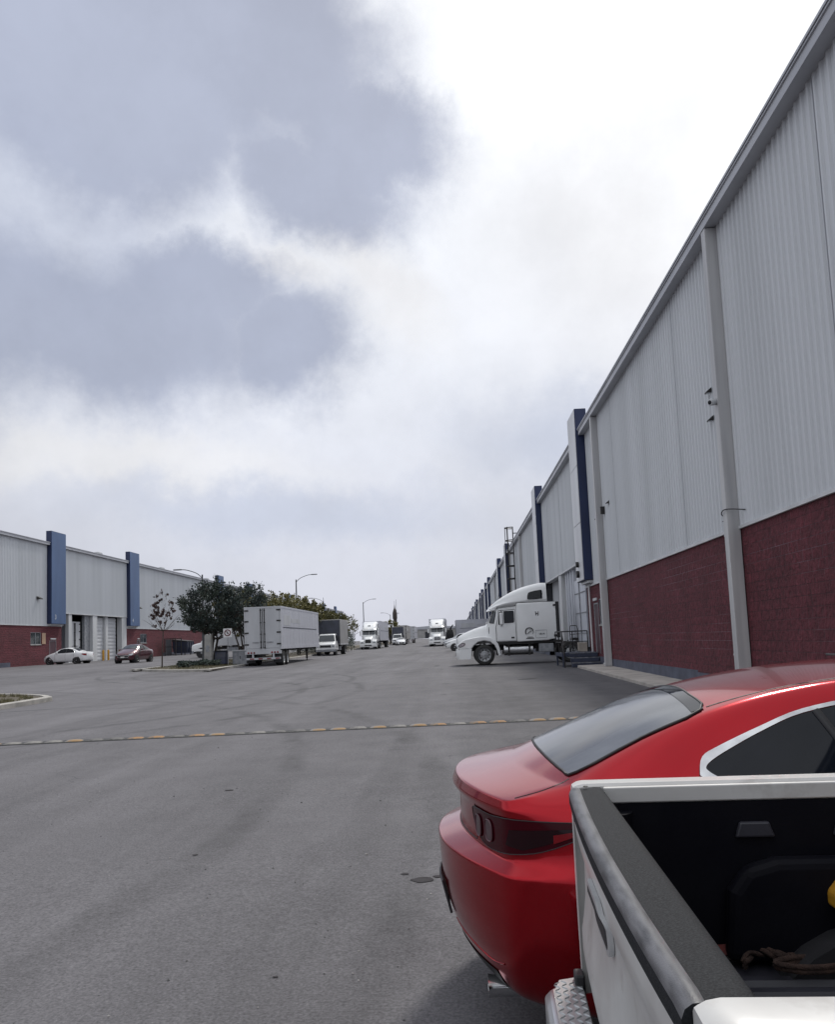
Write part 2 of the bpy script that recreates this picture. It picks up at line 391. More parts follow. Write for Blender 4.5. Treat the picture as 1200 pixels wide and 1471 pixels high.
# ------------------------------------------------------------------ projection decals (conforming patches and lines)
class Body:
    def __init__(s, me):
        s.bvh = BVHTree.FromPolygons([v.co for v in me.vertices], [p.vertices[:] for p in me.polygons])
    def hit(s, mode, u, v):
        k = mode[0]
        if k == 'side': o = Vector((u, mode[1]*4, v)); d = Vector((0, -mode[1], 0))
        elif k == 'rear': o = Vector((-4, u, v)); d = Vector((1, 0, 0))
        elif k == 'front': o = Vector((12, u, v)); d = Vector((-1, 0, 0))
        elif k == 'top': o = Vector((u, v, 6)); d = Vector((0, 0, -1))
        elif k == 'cyl':
            c, sn = math.cos(u), math.sin(u); o = Vector((mode[1]+3*c, mode[2]+3*sn, v)); d = Vector((-c, -sn, 0))
        h = s.bvh.ray_cast(o, d)
        return (h[0], h[1], d) if h[0] is not None else (None, None, d)
    def patch(s, outline, mode, name, m, parent, off=.004, res=.08, smooth_k=0, rim=None, rim_r=.006, rim_name='trim'):
        pts = [Vector((p[0], p[1], 0)) for p in outline]
        if smooth_k: pts = catmull(pts, smooth_k, True)
        bm = bmesh.new(); vs = [bm.verts.new(p) for p in pts]; bm.faces.new(vs)
        bmesh.ops.triangulate(bm, faces=bm.faces)
        for _ in range(6):
            es = [e for e in bm.edges if e.calc_length() > res]
            if not es: break
            bmesh.ops.subdivide_edges(bm, edges=es, cuts=1)
            bmesh.ops.triangulate(bm, faces=bm.faces)
            bmesh.ops.beautify_fill(bm, faces=bm.faces, edges=bm.edges)
        dead = []
        for v in bm.verts:
            h, n, d = s.hit(mode, v.co.x, v.co.y)
            if h is None: dead.append(v)
            else:
                if n.dot(d) > 0: n = -n
                v.co = h + (n * .6 - d * .4) * off
        if dead: bmesh.ops.delete(bm, geom=dead, context='VERTS')
        bmesh.ops.recalc_face_normals(bm, faces=bm.faces)
        me = bpy.data.meshes.new(name); bm.to_mesh(me); bm.free(); me.materials.append(m)
        # faces outward
        if len(me.polygons):
            dsum = sum((p.normal.dot(s.hit(mode, outline[0][0], outline[0][1])[2]) * p.area) for p in me.polygons)
            if dsum > 0: me.flip_normals()
        me.shade_smooth()
        o = link(name, me, parent)
        if rim is not None:
            mb = MB(); pp = []
            L = len(pts)
            for i in range(L):
                a, b = pts[i], pts[(i+1) % L]; k = max(1, int((b - a).length / res))
                for t in range(k):
                    q = a.lerp(b, t / k); h, n, d = s.hit(mode, q.x, q.y)
                    if h is not None:
                        if n.dot(d) > 0: n = -n
                        pp.append(h + n * off)
            if len(pp) > 2:
                mb.tube(pp, rim_r, 6, closed=True); mb.build(rim_name, rim, o, smooth=60)
        return o
    def line(s, pts, mode, name, m, parent, r=.004, res=.05, smooth_k=0, closed=False, off=0.0, mb=None):
        P = [Vector((p[0], p[1], 0)) for p in pts]
        if smooth_k: P = catmull(P, smooth_k, closed)
        pp = []
        for i in range(len(P) if closed else len(P) - 1):
            a, b = P[i], P[(i+1) % len(P)]; k = max(1, int((b - a).length / res))
            for t in range(k):
                q = a.lerp(b, t / k); h, n, d = s.hit(mode, q.x, q.y)
                if h is not None:
                    if n.dot(d) > 0: n = -n
                    pp.append(h + n * off)
        if not closed:
            h, n, d = s.hit(mode, P[-1].x, P[-1].y)
            if h is not None: pp.append(h + (-n if n.dot(d) > 0 else n) * off)
        own = mb is None
        mb = mb or MB()
        if len(pp) > 1: mb.tube(pp, r, 6, closed=closed)
        if own: return mb.build(name, m, parent, smooth=60)
        return mb
# ------------------------------------------------------------------ car body: a box-topology cage smoothed by subdivision
def interp(keys, x):
    if x <= keys[0][0]: return keys[0][1]
    for (x0, a), (x1, b) in zip(keys, keys[1:]):
        if x <= x1:
            t = (x - x0) / (x1 - x0); return a + (b - a) * t
    return keys[-1][1]

def car_cage(st, rows, rb, fb, crown, cols=(0, .42, .8), creases=(), level=2, rz=None, rcurve=2.0):
    """st: stations x; rows: list of (ykeys, zkeys) bottom to top; rb/fb: per row how far the rear/front centre stands out."""
    J = len(rows) - 1; K = len(cols); Mn = len(st) - 1
    bm = bmesh.new(); cache = {}
    def V(key, co):
        if key not in cache: cache[key] = bm.verts.new(co)
        return cache[key]
    S = [[(st[m], interp(rows[j][0], st[m]), interp(rows[j][1], st[m])) for j in range(J + 1)] for m in range(Mn + 1)]
    def side(s, m, j): x, y, z = S[m][j]; return V(('S', s, m, j), (x, s * y, z))
    def end(s, e, i, j):
        if i == K: return side(s, 0 if e == 'R' else Mn, j)
        x, y, z = S[0 if e == 'R' else Mn][j]; c = cols[i]
        off = (-rb[j] if e == 'R' else fb[j]) * (1 - c ** rcurve)
        dz = (rz[j] * (1 - c * c)) if (rz and e == 'R') else 0
        sg = s if i > 0 else 0
        return V((e, sg, i, j), (x + off, s * c * y, z + dz))
    def cap(s, t, i, m):   # t: top 'T' or bottom 'B'
        j = J if t == 'T' else 0
        if i == K: return side(s, m, j)
        if m == 0: return end(s, 'R', i, j)
        if m == Mn: return end(s, 'F', i, j)
        x, y, z = S[m][j]; c = cols[i]
        wr = max(0, 1 - (x - st[0]) / 1.3); wf = max(0, 1 - (st[-1] - x) / 1.6)
        dx = (-rb[j] * wr + fb[j] * wf) * (1 - c ** rcurve)
        sg = s if i > 0 else 0
        cr = interp(crown, x) if t == 'T' else 0
        return V((t, sg, i, m), (x + dx, s * c * y, z + cr * (1 - c * c)))
    for s in (1, -1):
        for m in range(Mn):
            for j in range(J):
                bm.faces.new((side(s, m, j), side(s, m + 1, j), side(s, m + 1, j + 1), side(s, m, j + 1)))
            for t in 'TB':
                for i in range(K):
                    bm.faces.new((cap(s, t, i, m), cap(s, t, i + 1, m), cap(s, t, i + 1, m + 1), cap(s, t, i, m + 1)))
        for e in 'RF':
            for i in range(K):
                for j in range(J):
                    bm.faces.new((end(s, e, i, j), end(s, e, i + 1, j), end(s, e, i + 1, j + 1), end(s, e, i, j + 1)))
    cl = bm.edges.layers.float.new('crease_edge')
    for (kind, arg, val) in creases:
        for s in (1, -1):
            if kind == 'rearrow':
                for i in range(K):
                    e = bm.edges.get((end(s, 'R', i, arg), end(s, 'R', i + 1, arg)))
                    if e: e[cl] = val
            if kind == 'siderow':
                j, m0, m1 = arg
                for m in range(m0, min(m1, Mn)):
                    e = bm.edges.get((side(s, m, j), side(s, m + 1, j)))
                    if e: e[cl] = val
            if kind == 'topcol':
                m = arg
                for i in range(K):
                    e = bm.edges.get((cap(s, 'T', i, m), cap(s, 'T', i + 1, m)))
                    if e: e[cl] = val
    bmesh.ops.recalc_face_normals(bm, faces=bm.faces)
    me = bpy.data.meshes.new('cage'); bm.to_mesh(me); bm.free()
    o = bpy.data.objects.new('cage', me); COL.objects.link(o)
    md = o.modifiers.new('s', 'SUBSURF'); md.levels = level; md.render_levels = level
    dg = bpy.context.evaluated_depsgraph_get()
    out = bpy.data.meshes.new_from_object(o.evaluated_get(dg))
    bpy.data.objects.remove(o); bpy.data.meshes.remove(me)
    out.shade_smooth(); out.name = 'body'
    return out

rim_steel = mat('polished_steel_rim', (.46, .47, .48), .35, .45, (.30, .31, .32), 9)
def wheel(parent, x, y, r, w, s, detail=True, style='alloy'):
    """wheel at (x, y) turning about Y; s = side the face looks to. wheel > tyre, rim"""
    Mx = Matrix.Translation((x, y, r)) @ Matrix.Rotation(-s * PI / 2, 4, 'X')
    n = 36 if detail else 20
    t = MB(); ir = r * .66
    t.lathe([(ir, -w/2), (r*.9, -w/2), (r*.97, -w*.42), (r, -w*.3), (r, w*.3), (r*.97, w*.42), (r*.9, w/2), (ir, w/2)], n, Mx, caps=False)
    wo = t.build('wheel', rubber, parent, smooth=40)
    q = MB()
    if style == 'alloy':
        q.lathe([(ir*1.0, w*.48), (ir*.93, w*.40), (ir*.9, w*.1), (.0001, w*.08)], n, Mx, caps=False)
        for k in range(10):
            a = 2*PI*k/10
            q.box(.02, ir*.95, -.018, .018, w*.2, w*.44, M=Mx @ Matrix.Rotation(a, 4, 'Z'))
        q.lathe([(ir*.24, w*.2), (ir*.24, w*.46), (ir*.1, w*.49), (.0001, w*.49)], 16, Mx)
    else:
        q.lathe([(ir, w*.47), (ir*.94, w*.36), (ir*.9, w*.12), (ir*.6, w*.05), (ir*.55, w*.28), (ir*.3, w*.34), (ir*.28, w*.5), (.0001, w*.52)], n, Mx, caps=False)
        for k in range(10):
            a = 2*PI*k/10
            q.lathe([(.03, 0), (.03, .03), (.0001, .035)], 8, Mx @ Matrix.Translation((ir*.43*math.cos(a), ir*.43*math.sin(a), w*.32)))
            q.lathe([(.036, 0), (.036, .012), (.0001, .013)], 10, Mx @ Matrix.Translation((ir*.74*math.cos(a), ir*.74*math.sin(a), w*.10)), mi=1)
    q.build('rim', rim_alloy if style == 'alloy' else [rim_steel, black_metal], wo, smooth=35)
    return wo

def wheel_arch(parent, x, y, r, s, m=None):
    mb = MB(); Mx = Matrix.Translation((x, y, r*.98)) @ Matrix.Rotation(-s * PI / 2, 4, 'X')
    mb.lathe([(r*1.14, -.3), (r*1.14, .004), (.0001, .006)], 32, Mx)
    return mb.build('wheel_arch', m or black_plastic, parent, smooth=40)

# ---- generic saloon used (with variations) for the parked cars; local x=0 at the tail, +x forward
def saloon(name, label, paint, L=4.5, Hs=1.0, group=None, suv=False):
    t = thing(name, label, 'car', group=group)
    k = L / 4.5; h = Hs
    st = [.22, .45, .75, 1.0, 1.3, 1.7, 2.2, 2.7, 3.0, 3.3, 3.7, 4.05, 4.3]
    st = [x * k for x in st]
    def K(*a): return [(x*k, v) for x, v in a]
    def Z(*a): return [(x*k, v*h) for x, v in a]
    if not suv:
        rail = Z((.2, 1.0), (.75, 1.05), (1.0, 1.17), (1.4, 1.34), (1.9, 1.42), (2.3, 1.42), (2.75, 1.33), (3.35, 1.0), (3.8, .9), (4.3, .72))
        raily = K((.2, .66), (.75, .64), (1.2, .60), (1.7, .56), (2.4, .56), (3.0, .62), (3.35, .66), (3.8, .68), (4.3, .55))
        belt = Z((.2, .95), (.8, .98), (2.5, .95), (3.3, .92), (3.8, .82), (4.3, .66))
    else:
        rail = Z((.2, 1.36), (.45, 1.52), (.9, 1.62), (1.6, 1.66), (2.3, 1.64), (2.7, 1.54), (3.25, 1.12), (3.8, 1.04), (4.3, .84))
        raily = K((.2, .62), (.8, .60), (1.7, .60), (2.4, .60), (3.0, .66), (3.35, .72), (3.8, .74), (4.3, .6))
        belt = Z((.2, 1.02), (.8, 1.06), (2.5, 1.04), (3.3, 1.03), (3.8, .94), (4.3, .78))
    g = 1.25 if suv else 1.0
    rows = [(K((.2, .70), (.7, .80), (3.8, .80), (4.3, .62)), Z((0, .30*g), (.7, .2*g), (3.8, .2*g), (4.3, .22*g))),
            (K((.2, .76), (.7, .87), (3.8, .87), (4.3, .66)), Z((0, .42*g), (.7, .32*g), (3.8, .32*g), (4.3, .34*g))),
            (K((.2, .78), (.7, .90), (3.8, .89), (4.3, .68)), Z((0, .62), (4.3, .52))),
            (K((.2, .77), (.7, .885), (3.8, .87), (4.3, .66)), Z((0, .82), (3.3, .80), (4.3, .62))),
            (K((.2, .74), (.8, .84), (2.5, .85), (3.6, .80), (4.3, .60)), belt),
            (raily, rail)]
    rb = [.12*k, .20*k, .22*k, .19*k, .15*k, (.13 if not suv else .05)*k]
    fb = [.14*k, .2*k, .2*k, .18*k, .15*k, .1*k]
    me = car_cage(st, rows, rb, fb, K((.2, .03), (1.0, .05), (2, .06), (3.3, .05), (4.3, .02)),
                  creases=[('rearrow', 5, .5), ('topcol', 2, .3), ('topcol', 9, .3)], level=3)
    me.materials.append(paint)
    body = link('body', me, t); B = Body(me)
    b = lambda x: interp(belt, x*k)
    rl = lambda x: interp(rail, x*k)
    x0, x1 = (1.12, 3.02) if not suv else (.62, 2.98)
    for s in (1, -1):
        up = [(x*k, max(b(x) + .05, rl(x) - (.05 if suv else .055)*h)) for x in (x0+.28, x0+.6, 1.9, 2.3, 2.62)]
        lo = [(x1*k, b(x1)+.03*h), (2.2*k, b(2.2)+.03*h), (x0*k, b(x0)+.035*h)]
        B.patch(up + lo, ('side', s), 'side_window', glass_dark, t, off=.004, res=.12, rim=chrome if not suv else black_plastic, rim_r=.008, rim_name='window_trim')
        B.line([(2.02*k, b(2)+.03), (1.98*k, rl(2)-.06)], ('side', s), 'door_pillar', black_plastic, t, r=.03)
        for xx in (1.15, 2.02, 3.05):
            B.line([(xx*k, .34*g*h), ((xx+.02)*k, b(xx)-.0)], ('side', s), 'shut_line', black_plastic, t, r=.006)
        for xx in (1.32, 2.2):
            hm = MB(); hh = B.hit(('side', s), xx*k, b(2) - .1)[0]
            hm.box(hh.x-.1, hh.x+.1, hh.y-.03, hh.y+.03, hh.z-.02, hh.z+.02)
            hm.build('door_handle', paint, t, bevel=.01)
        mm = MB(); mm.loft([[Vector((2.86*k+dx, s*(.86+dy), b(2.9)+.1+dz)) for dx, dz in ((-.09,-.06),(.05,-.07),(.08,.0),(.04,.07),(-.09,.07))] for dy in (-.02, .16)])
        mm.build('mirror', paint, t, bevel=.02)
        # lamps wrap the corners
        B.patch([(a, z*h) for a, z in ((PI-s*0, 0),)] if False else [(s*R(140), .70*h), (s*R(140), .88*h), (s*R(118), .90*h), (s*R(108), .86*h), (s*R(122), .72*h)],
                ('cyl', .75*k, 0), 'tail_light', lens_red, t, res=.06) if not suv else \
        B.patch([(s*R(135), .80*h), (s*R(132), 1.12*h), (s*R(118), 1.12*h), (s*R(112), .92*h)], ('cyl', .75*k, 0), 'tail_light', lens_red, t, res=.06)
        zz = .62*h if not suv else .76*h
        B.patch([(s*R(34), zz-.02), (s*R(40), zz+.07), (s*R(62), zz+.13), (s*R(66), zz+.06), (s*R(50), zz-.05)], ('cyl', 3.7*k, 0), 'headlight', lens_clear, t, res=.05, rim=black_plastic, rim_r=.006)
        for xw in (.92*k, 3.62*k):
            r = .32 if not suv else .36
            hy = B.hit(('side', s), xw, .5*h)[0]
            hy = abs(hy.y) if hy else .88
            wheel_arch(t, xw, s*(hy - .004), r, s)
            wheel(t, xw, s*(hy - .10), r, .22, s)
    if not suv:
        B.patch([(1.5*k, -.48), (1.5*k, .48), (1.18*k, .52), (.84*k, .55), (.84*k, -.55), (1.18*k, -.52)], ('top',), 'rear_window', glass_dark, t, res=.12)
    else:
        B.patch([(-.5, 1.12*h), (.5, 1.12*h), (.46, 1.42*h), (-.46, 1.42*h)], ('rear',), 'rear_window', glass_dark, t, res=.12)
    w0 = 2.66 if not suv else 2.62
    B.patch([(w0*k, -.5), (w0*k, .5), (3.25*k, .6), (3.28*k, 0), (3.25*k, -.6)], ('top',), 'windscreen', glass_wind, t, res=.12, rim=black_plastic, rim_r=.01)
    gz0 = .50*h if not suv else .66*h
    B.patch([(-.42, gz0-.06), (.42, gz0-.06), (.5, gz0+.08), (.3, gz0+.11), (-.3, gz0+.11), (-.5, gz0+.08)], ('front',  0), 'grille', black_plastic, t, res=.06, rim=chrome, rim_r=.01)
    B.patch([(-.5, .30*h*g), (.5, .30*h*g), (.45, .40*h*g), (-.45, .40*h*g)], ('front', 0), 'lower_grille', black_plastic, t, res=.08)
    for md in ('front', 'rear'):
        z = .46*h*g if md == 'front' else (.6 if not suv else .9)*h
        B.patch([(-.16, z-.05), (.16, z-.05), (.16, z+.06), (-.16, z+.06)], (md, 0), 'number_plate', plate_white, t, off=.012, res=.1)
    return t

# ------------------------------------------------------------------ the red saloon beside the pickup
def red_saloon():
    t = thing('red_sedan', 'glossy red sedan parked right beside the white pickup bed', 'car', (-.13, 3.95, .015))
    st = [.30, .41, .53, .82, 1.10, 1.45, 1.85, 2.35, 2.85, 3.2, 3.5, 3.85, 4.15, 4.40]
    rows = [
        ([(.3,.66),(.6,.78),(1,.80),(3.9,.80),(4.4,.6)],               [(.3,.25),(.6,.20),(1,.17),(4.4,.2)]),
        ([(.3,.74),(.6,.85),(1,.87),(3.9,.86),(4.4,.62)],              [(.3,.34),(.6,.28),(1,.26),(4.4,.3)]),
        ([(.3,.79),(.6,.885),(1,.90),(3.8,.89),(4.4,.66)],             [(.3,.52),(1,.50),(4.4,.46)]),
        ([(.3,.80),(.6,.895),(1,.91),(3.8,.88),(4.4,.66)],             [(.3,.728),(.6,.728),(1,.72),(3,.70),(4.4,.58)]),
        ([(.3,.722),(.41,.792),(.53,.843),(.82,.885),(1,.893),(3.8,.86),(4.4,.64)],           [(.3,.765),(.6,.79),(1,.80),(3,.78),(4.4,.62)]),
        ([(.3,.738),(.41,.795),(.53,.84),(.82,.865),(1,.87),(2.4,.865),(3.8,.82),(4.4,.6)],  [(.3,.90),(.6,.91),(1,.915),(3,.89),(3.8,.80),(4.4,.66)]),
        ([(.3,.755),(.6,.82),(.82,.825),(1.1,.815),(1.5,.82),(2.4,.82),(3.3,.80),(4.4,.56)], [(.3,.952),(.6,.985),(.82,1.005),(1.1,1.01),(1.5,.99),(2.4,.96),(3.2,.94),(3.8,.84),(4.4,.68)]),
        ([(.3,.735),(.42,.715),(.55,.685),(.82,.635),(1.1,.60),(1.45,.575),(1.85,.56),(2.35,.56),(2.85,.6),(3.2,.68),(3.5,.72),(4.4,.5)],
         [(.3,.985),(.42,1.012),(.53,1.035),(.82,1.165),(1.1,1.275),(1.45,1.355),(1.85,1.39),(2.35,1.385),(2.85,1.24),(3.2,1.05),(3.5,.96),(3.85,.88),(4.4,.70)]),
    ]
    rb = [.16, .22, .29, .30, .19, .19, .225, .205]
    fb = [.14, .2, .24, .2, .18, .16, .12, .1]
    rz = [.03, 0, 0, .02, .02, .02, .012, .022]
    me = car_cage(st, rows, rb, fb, [(.3,.005),(.6,.022),(1.1,.05),(2,.055),(3.2,.05),(4.4,.02)], cols=(0, .38, .72, .92),
                  creases=[('rearrow', 7, .75), ('rearrow', 6, .45), ('rearrow', 3, 1.0), ('rearrow', 4, .9), ('rearrow', 5, .3), ('siderow', (3, 0, 1), .7), ('siderow', (3, 1, 2), .4), ('siderow', (4, 0, 1), .4), ('siderow', (6, 0, 2), .25), ('siderow', (7, 0, 1), .5), ('topcol', 2, .55), ('topcol', 9, .4)],
                  level=4, rz=rz, rcurve=2.2)
    me.materials.append(red_paint)
    link('body', me, t); B = Body(me)
    # rear screen, roof seams, boot shut line
    rg = [(.575, -.625), (.53, -.56), (.49, -.3), (.475, 0), (.49, .3), (.53, .56), (.575, .625), (.84, .58), (1.09, .535), (1.115, .3), (1.125, 0), (1.115, -.3), (1.09, -.535), (.84, -.58)]
    B.patch(rg, ('top',), 'rear_window', rear_glass, t, off=.003, res=.05, smooth_k=3, rim=black_plastic, rim_r=.006, rim_name='window_seal')
    # dark band at the head of the rear screen
    B.patch([(1.055, -.53), (1.07, 0), (1.055, .53), (1.105, .53), (1.125, .2), (1.125, -.2), (1.105, -.53)], ('top',), 'screen_header_band', glass_dark, t, off=.005, res=.05)
    for s in (1, -1):
        B.line([(1.12, s*.515), (1.5, s*.50), (2.0, s*.49), (2.6, s*.52)], ('top',), 'roof_seam', black_plastic, t, r=.004, off=-.001)
    for sg in (1, -1):
        B.line([(.325, sg*.705), (.42, sg*.69), (.49, sg*.665), (.54, sg*.645)], ('top',), 'boot_shut_line', black_plastic, t, r=.0035, off=-.0012, smooth_k=4)
        B.line([(sg*.47, .935), (sg*.475, .87), (sg*.46, .82), (sg*.44, .792)], ('rear',), 'boot_shut_line', black_plastic, t, r=.002, off=-.0005)
    B.line([(-.44, .790), (0, .793), (.44, .790)], ('rear',), 'bumper_shut_line', black_plastic, t, r=.0025)
    # lamps: one long unit each side wrapping onto the flank
    for s in (1, -1):
        def cy(y, z):   # rear-face point -> cylinder angle about (1.0, 0)
            return (s * (PI - math.atan2(y, 1.0 - .22)), z)
        lamp = B.patch([cy(.40, .905), cy(.44, .925), cy(.62, .92), (s*R(135), .925), (s*R(127), .922), (s*R(117), .918), (s*R(115.5), .895), (s*R(124), .83), (s*R(131), .80), cy(.62, .785), cy(.50, .80), cy(.42, .85)],
                ('cyl', 1.0, 0), 'tail_light', lens_dark_red, t, off=.005, res=.03, smooth_k=3, rim=black_plastic, rim_r=.002, rim_name='lamp_seal')
        B.patch([(s*R(134), .885), (s*R(120), .900), (s*R(117), .897), (s*R(126), .84), (s*R(131), .815), (s*R(135.5), .825)], ('cyl', 1.0, 0), 'lamp_black_cavity', lamp_cavity, lamp, off=.007, res=.03)
        B.patch([(s*R(124), .878), (s*R(118.5), .895), (s*R(118), .885), (s*R(124), .848)], ('cyl', 1.0, 0), 'lamp_red_reflection', lamp_deep_red, lamp, off=.009, res=.03)  # red patch paints a reflection onto the lamp, not a separate part
        for (yc, w) in ((.475, .032), (.60, .038)):
            el = [cy(yc + w*math.copysign(abs(math.cos(a))**.7, math.cos(a)), .856 + .042*math.copysign(abs(math.sin(a))**.7, math.sin(a))) for a in [2*PI*q/18 for q in range(18)]]
            B.patch(el, ('cyl', 1.0, 0), 'lamp_ring', lamp_ring_glass, lamp, off=.010, res=.02, rim=lamp_ring_edge, rim_r=.003)
        # rear corner reflector and bumper crease on the flank
        B.line([(s*.20, .405), (s*.45, .385), (s*.60, .372), (s*.68, .385)], ('rear',), 'bumper_crease', red_paint, t, r=.004, smooth_k=4, res=.03)
        # exhaust tip
        ex = MB(); Mx = Matrix.Translation((.315, s*.53, .25)) @ Matrix.Rotation(-PI/2, 4, 'Y')
        ex.lathe([(.040, -.25), (.040, .10), (.044, .12), (.039, .12), (.036, .0), (.0001, -.02)], 24, Mx)
        ex.build('exhaust_tip', chrome, t, smooth=40)
        # side glass with bright surround
        gl = [(1.035, 1.088), (1.06, 1.108), (1.13, 1.142), (1.28, 1.205), (1.45, 1.262), (1.7, 1.298), (2.05, 1.31), (2.35, 1.285), (2.62, 1.20), (2.95, 1.02), (2.9, .985), (2.3, .985), (1.7, 1.0), (1.22, 1.015), (1.13, 1.025), (1.065, 1.058), (1.04, 1.075)]
        B.patch(gl, ('side', s), 'side_window', glass_dark, t, off=.004, res=.06, smooth_k=3)
        # surround: a flat bright strip, wider at the rear tip
        outer = catmull([(p[0] + (-.028 if p[0] < 1.2 else -.008 if p[0] < 1.3 else 0), p[1] + (.014 if i > 0 and i < 9 else -.018), 0) for i, p in enumerate(gl)], 4, True)
        inner = catmull([(p[0], p[1], 0) for p in gl], 4, True)
        mb = MB(); vs = []
        for a in (outer, inner):
            for q in a:
                h, n, d = B.hit(('side', s), q.x, q.y)
                vs.append((h + n * .008) if h is not None else Vector((q.x, s*.7, q.y)))
        nn = len(outer)
        mb.add(vs, [(i, (i+1) % nn, nn + (i+1) % nn, nn + i) for i in range(nn)])
        mb.build('window_surround', alu, t, smooth=60)
        B.line([(1.62, 1.0), (1.50, 1.27)], ('side', s), 'quarter_pillar', black_plastic, t, r=.018)
        B.line([(2.12, .985), (2.08, 1.31)], ('side', s), 'door_pillar', black_plastic, t, r=.026)
        for q, sk in (([(1.60, .99), (1.5, .86), (1.40, .72), (1.36, .5)], 4), ([(2.12, .97), (2.10, .3)], 0), ([(3.05, .93), (3.02, .3)], 0)):
            B.line(q, ('side', s), 'door_shut_line', black_plastic, t, r=.004, smooth_k=sk)
        for xx in (1.72, 2.7):
            hm = MB(); hh = B.hit(('side', s), xx, .86)[0]; hm.box(hh.x-.1, hh.x+.1, hh.y-.03, hh.y+.03, hh.z-.018, hh.z+.018)
            hm.build('door_handle', red_paint, t, bevel=.01)
        mm = MB(); mm.loft([[Vector((2.95+dx, s*(.84+dy), 1.06+dz)) for dx, dz in ((-.09,-.06),(.05,-.07),(.08,.0),(.04,.06),(-.09,.06))] for dy in (-.02, .17)])
        mm.build('mirror', red_paint, t, bevel=.02)
        B.patch([(s*R(30), .60), (s*R(38), .66), (s*R(62), .72), (s*R(66), .67), (s*R(46), .56)], ('cyl', 3.6, 0), 'headlight', lens_clear, t, res=.05)
        for xw in (.98, 3.66):
            hy = abs(B.hit(('side', s), xw, .5)[0].y)
            wheel_arch(t, xw, s*(hy-.003), .33, s); wheel(t, xw, s*(hy-.11), .33, .22, s)
    # badge between the lamps, number plate in the bumper, under-bumper valance
    B.patch([(-.19, .43), (.19, .43), (.19, .56), (-.19, .56)], ('rear',), 'number_plate', plate_white, t, off=.014, res=.08, rim=black_plastic, rim_r=.006, rim_name='plate_frame')
    B.patch([(-.055, .855), (0, .83), (.055, .855), (.05, .89), (0, .905), (-.05, .89)], ('rear',), 'badge', chrome, t, off=.008, res=.04, smooth_k=3)
    B.patch([(-.62, .262), (.62, .262), (.60, .335), (.3, .345), (-.3, .345), (-.60, .335)], ('rear',), 'rear_valance', black_plastic, t, off=.004, res=.06)
    B.patch([(2.72, -.5), (2.72, .5), (3.18, .62), (3.22, 0), (3.18, -.62)], ('top',), 'windscreen', glass_wind, t, res=.1, rim=black_plastic, rim_r=.01)
    # tilted dark sunroof panel
    sr = MB(); h = B.hit(('top',), 2.0, 0)[0].z
    sr.box(0, .42, -.36, .36, 0, .012, M=Matrix.Translation((1.98, 0, h + .004)) @ Matrix.Rotation(R(-2.5), 4, 'Y'))
    sr.build('sunroof', glass_dark, t, bevel=.004)
    B.patch([(-.35, .42), (.35, .42), (.42, .56), (0, .60), (-.42, .56)], ('front', 0), 'grille', black_plastic, t, res=.06)
    return t
red_saloon()

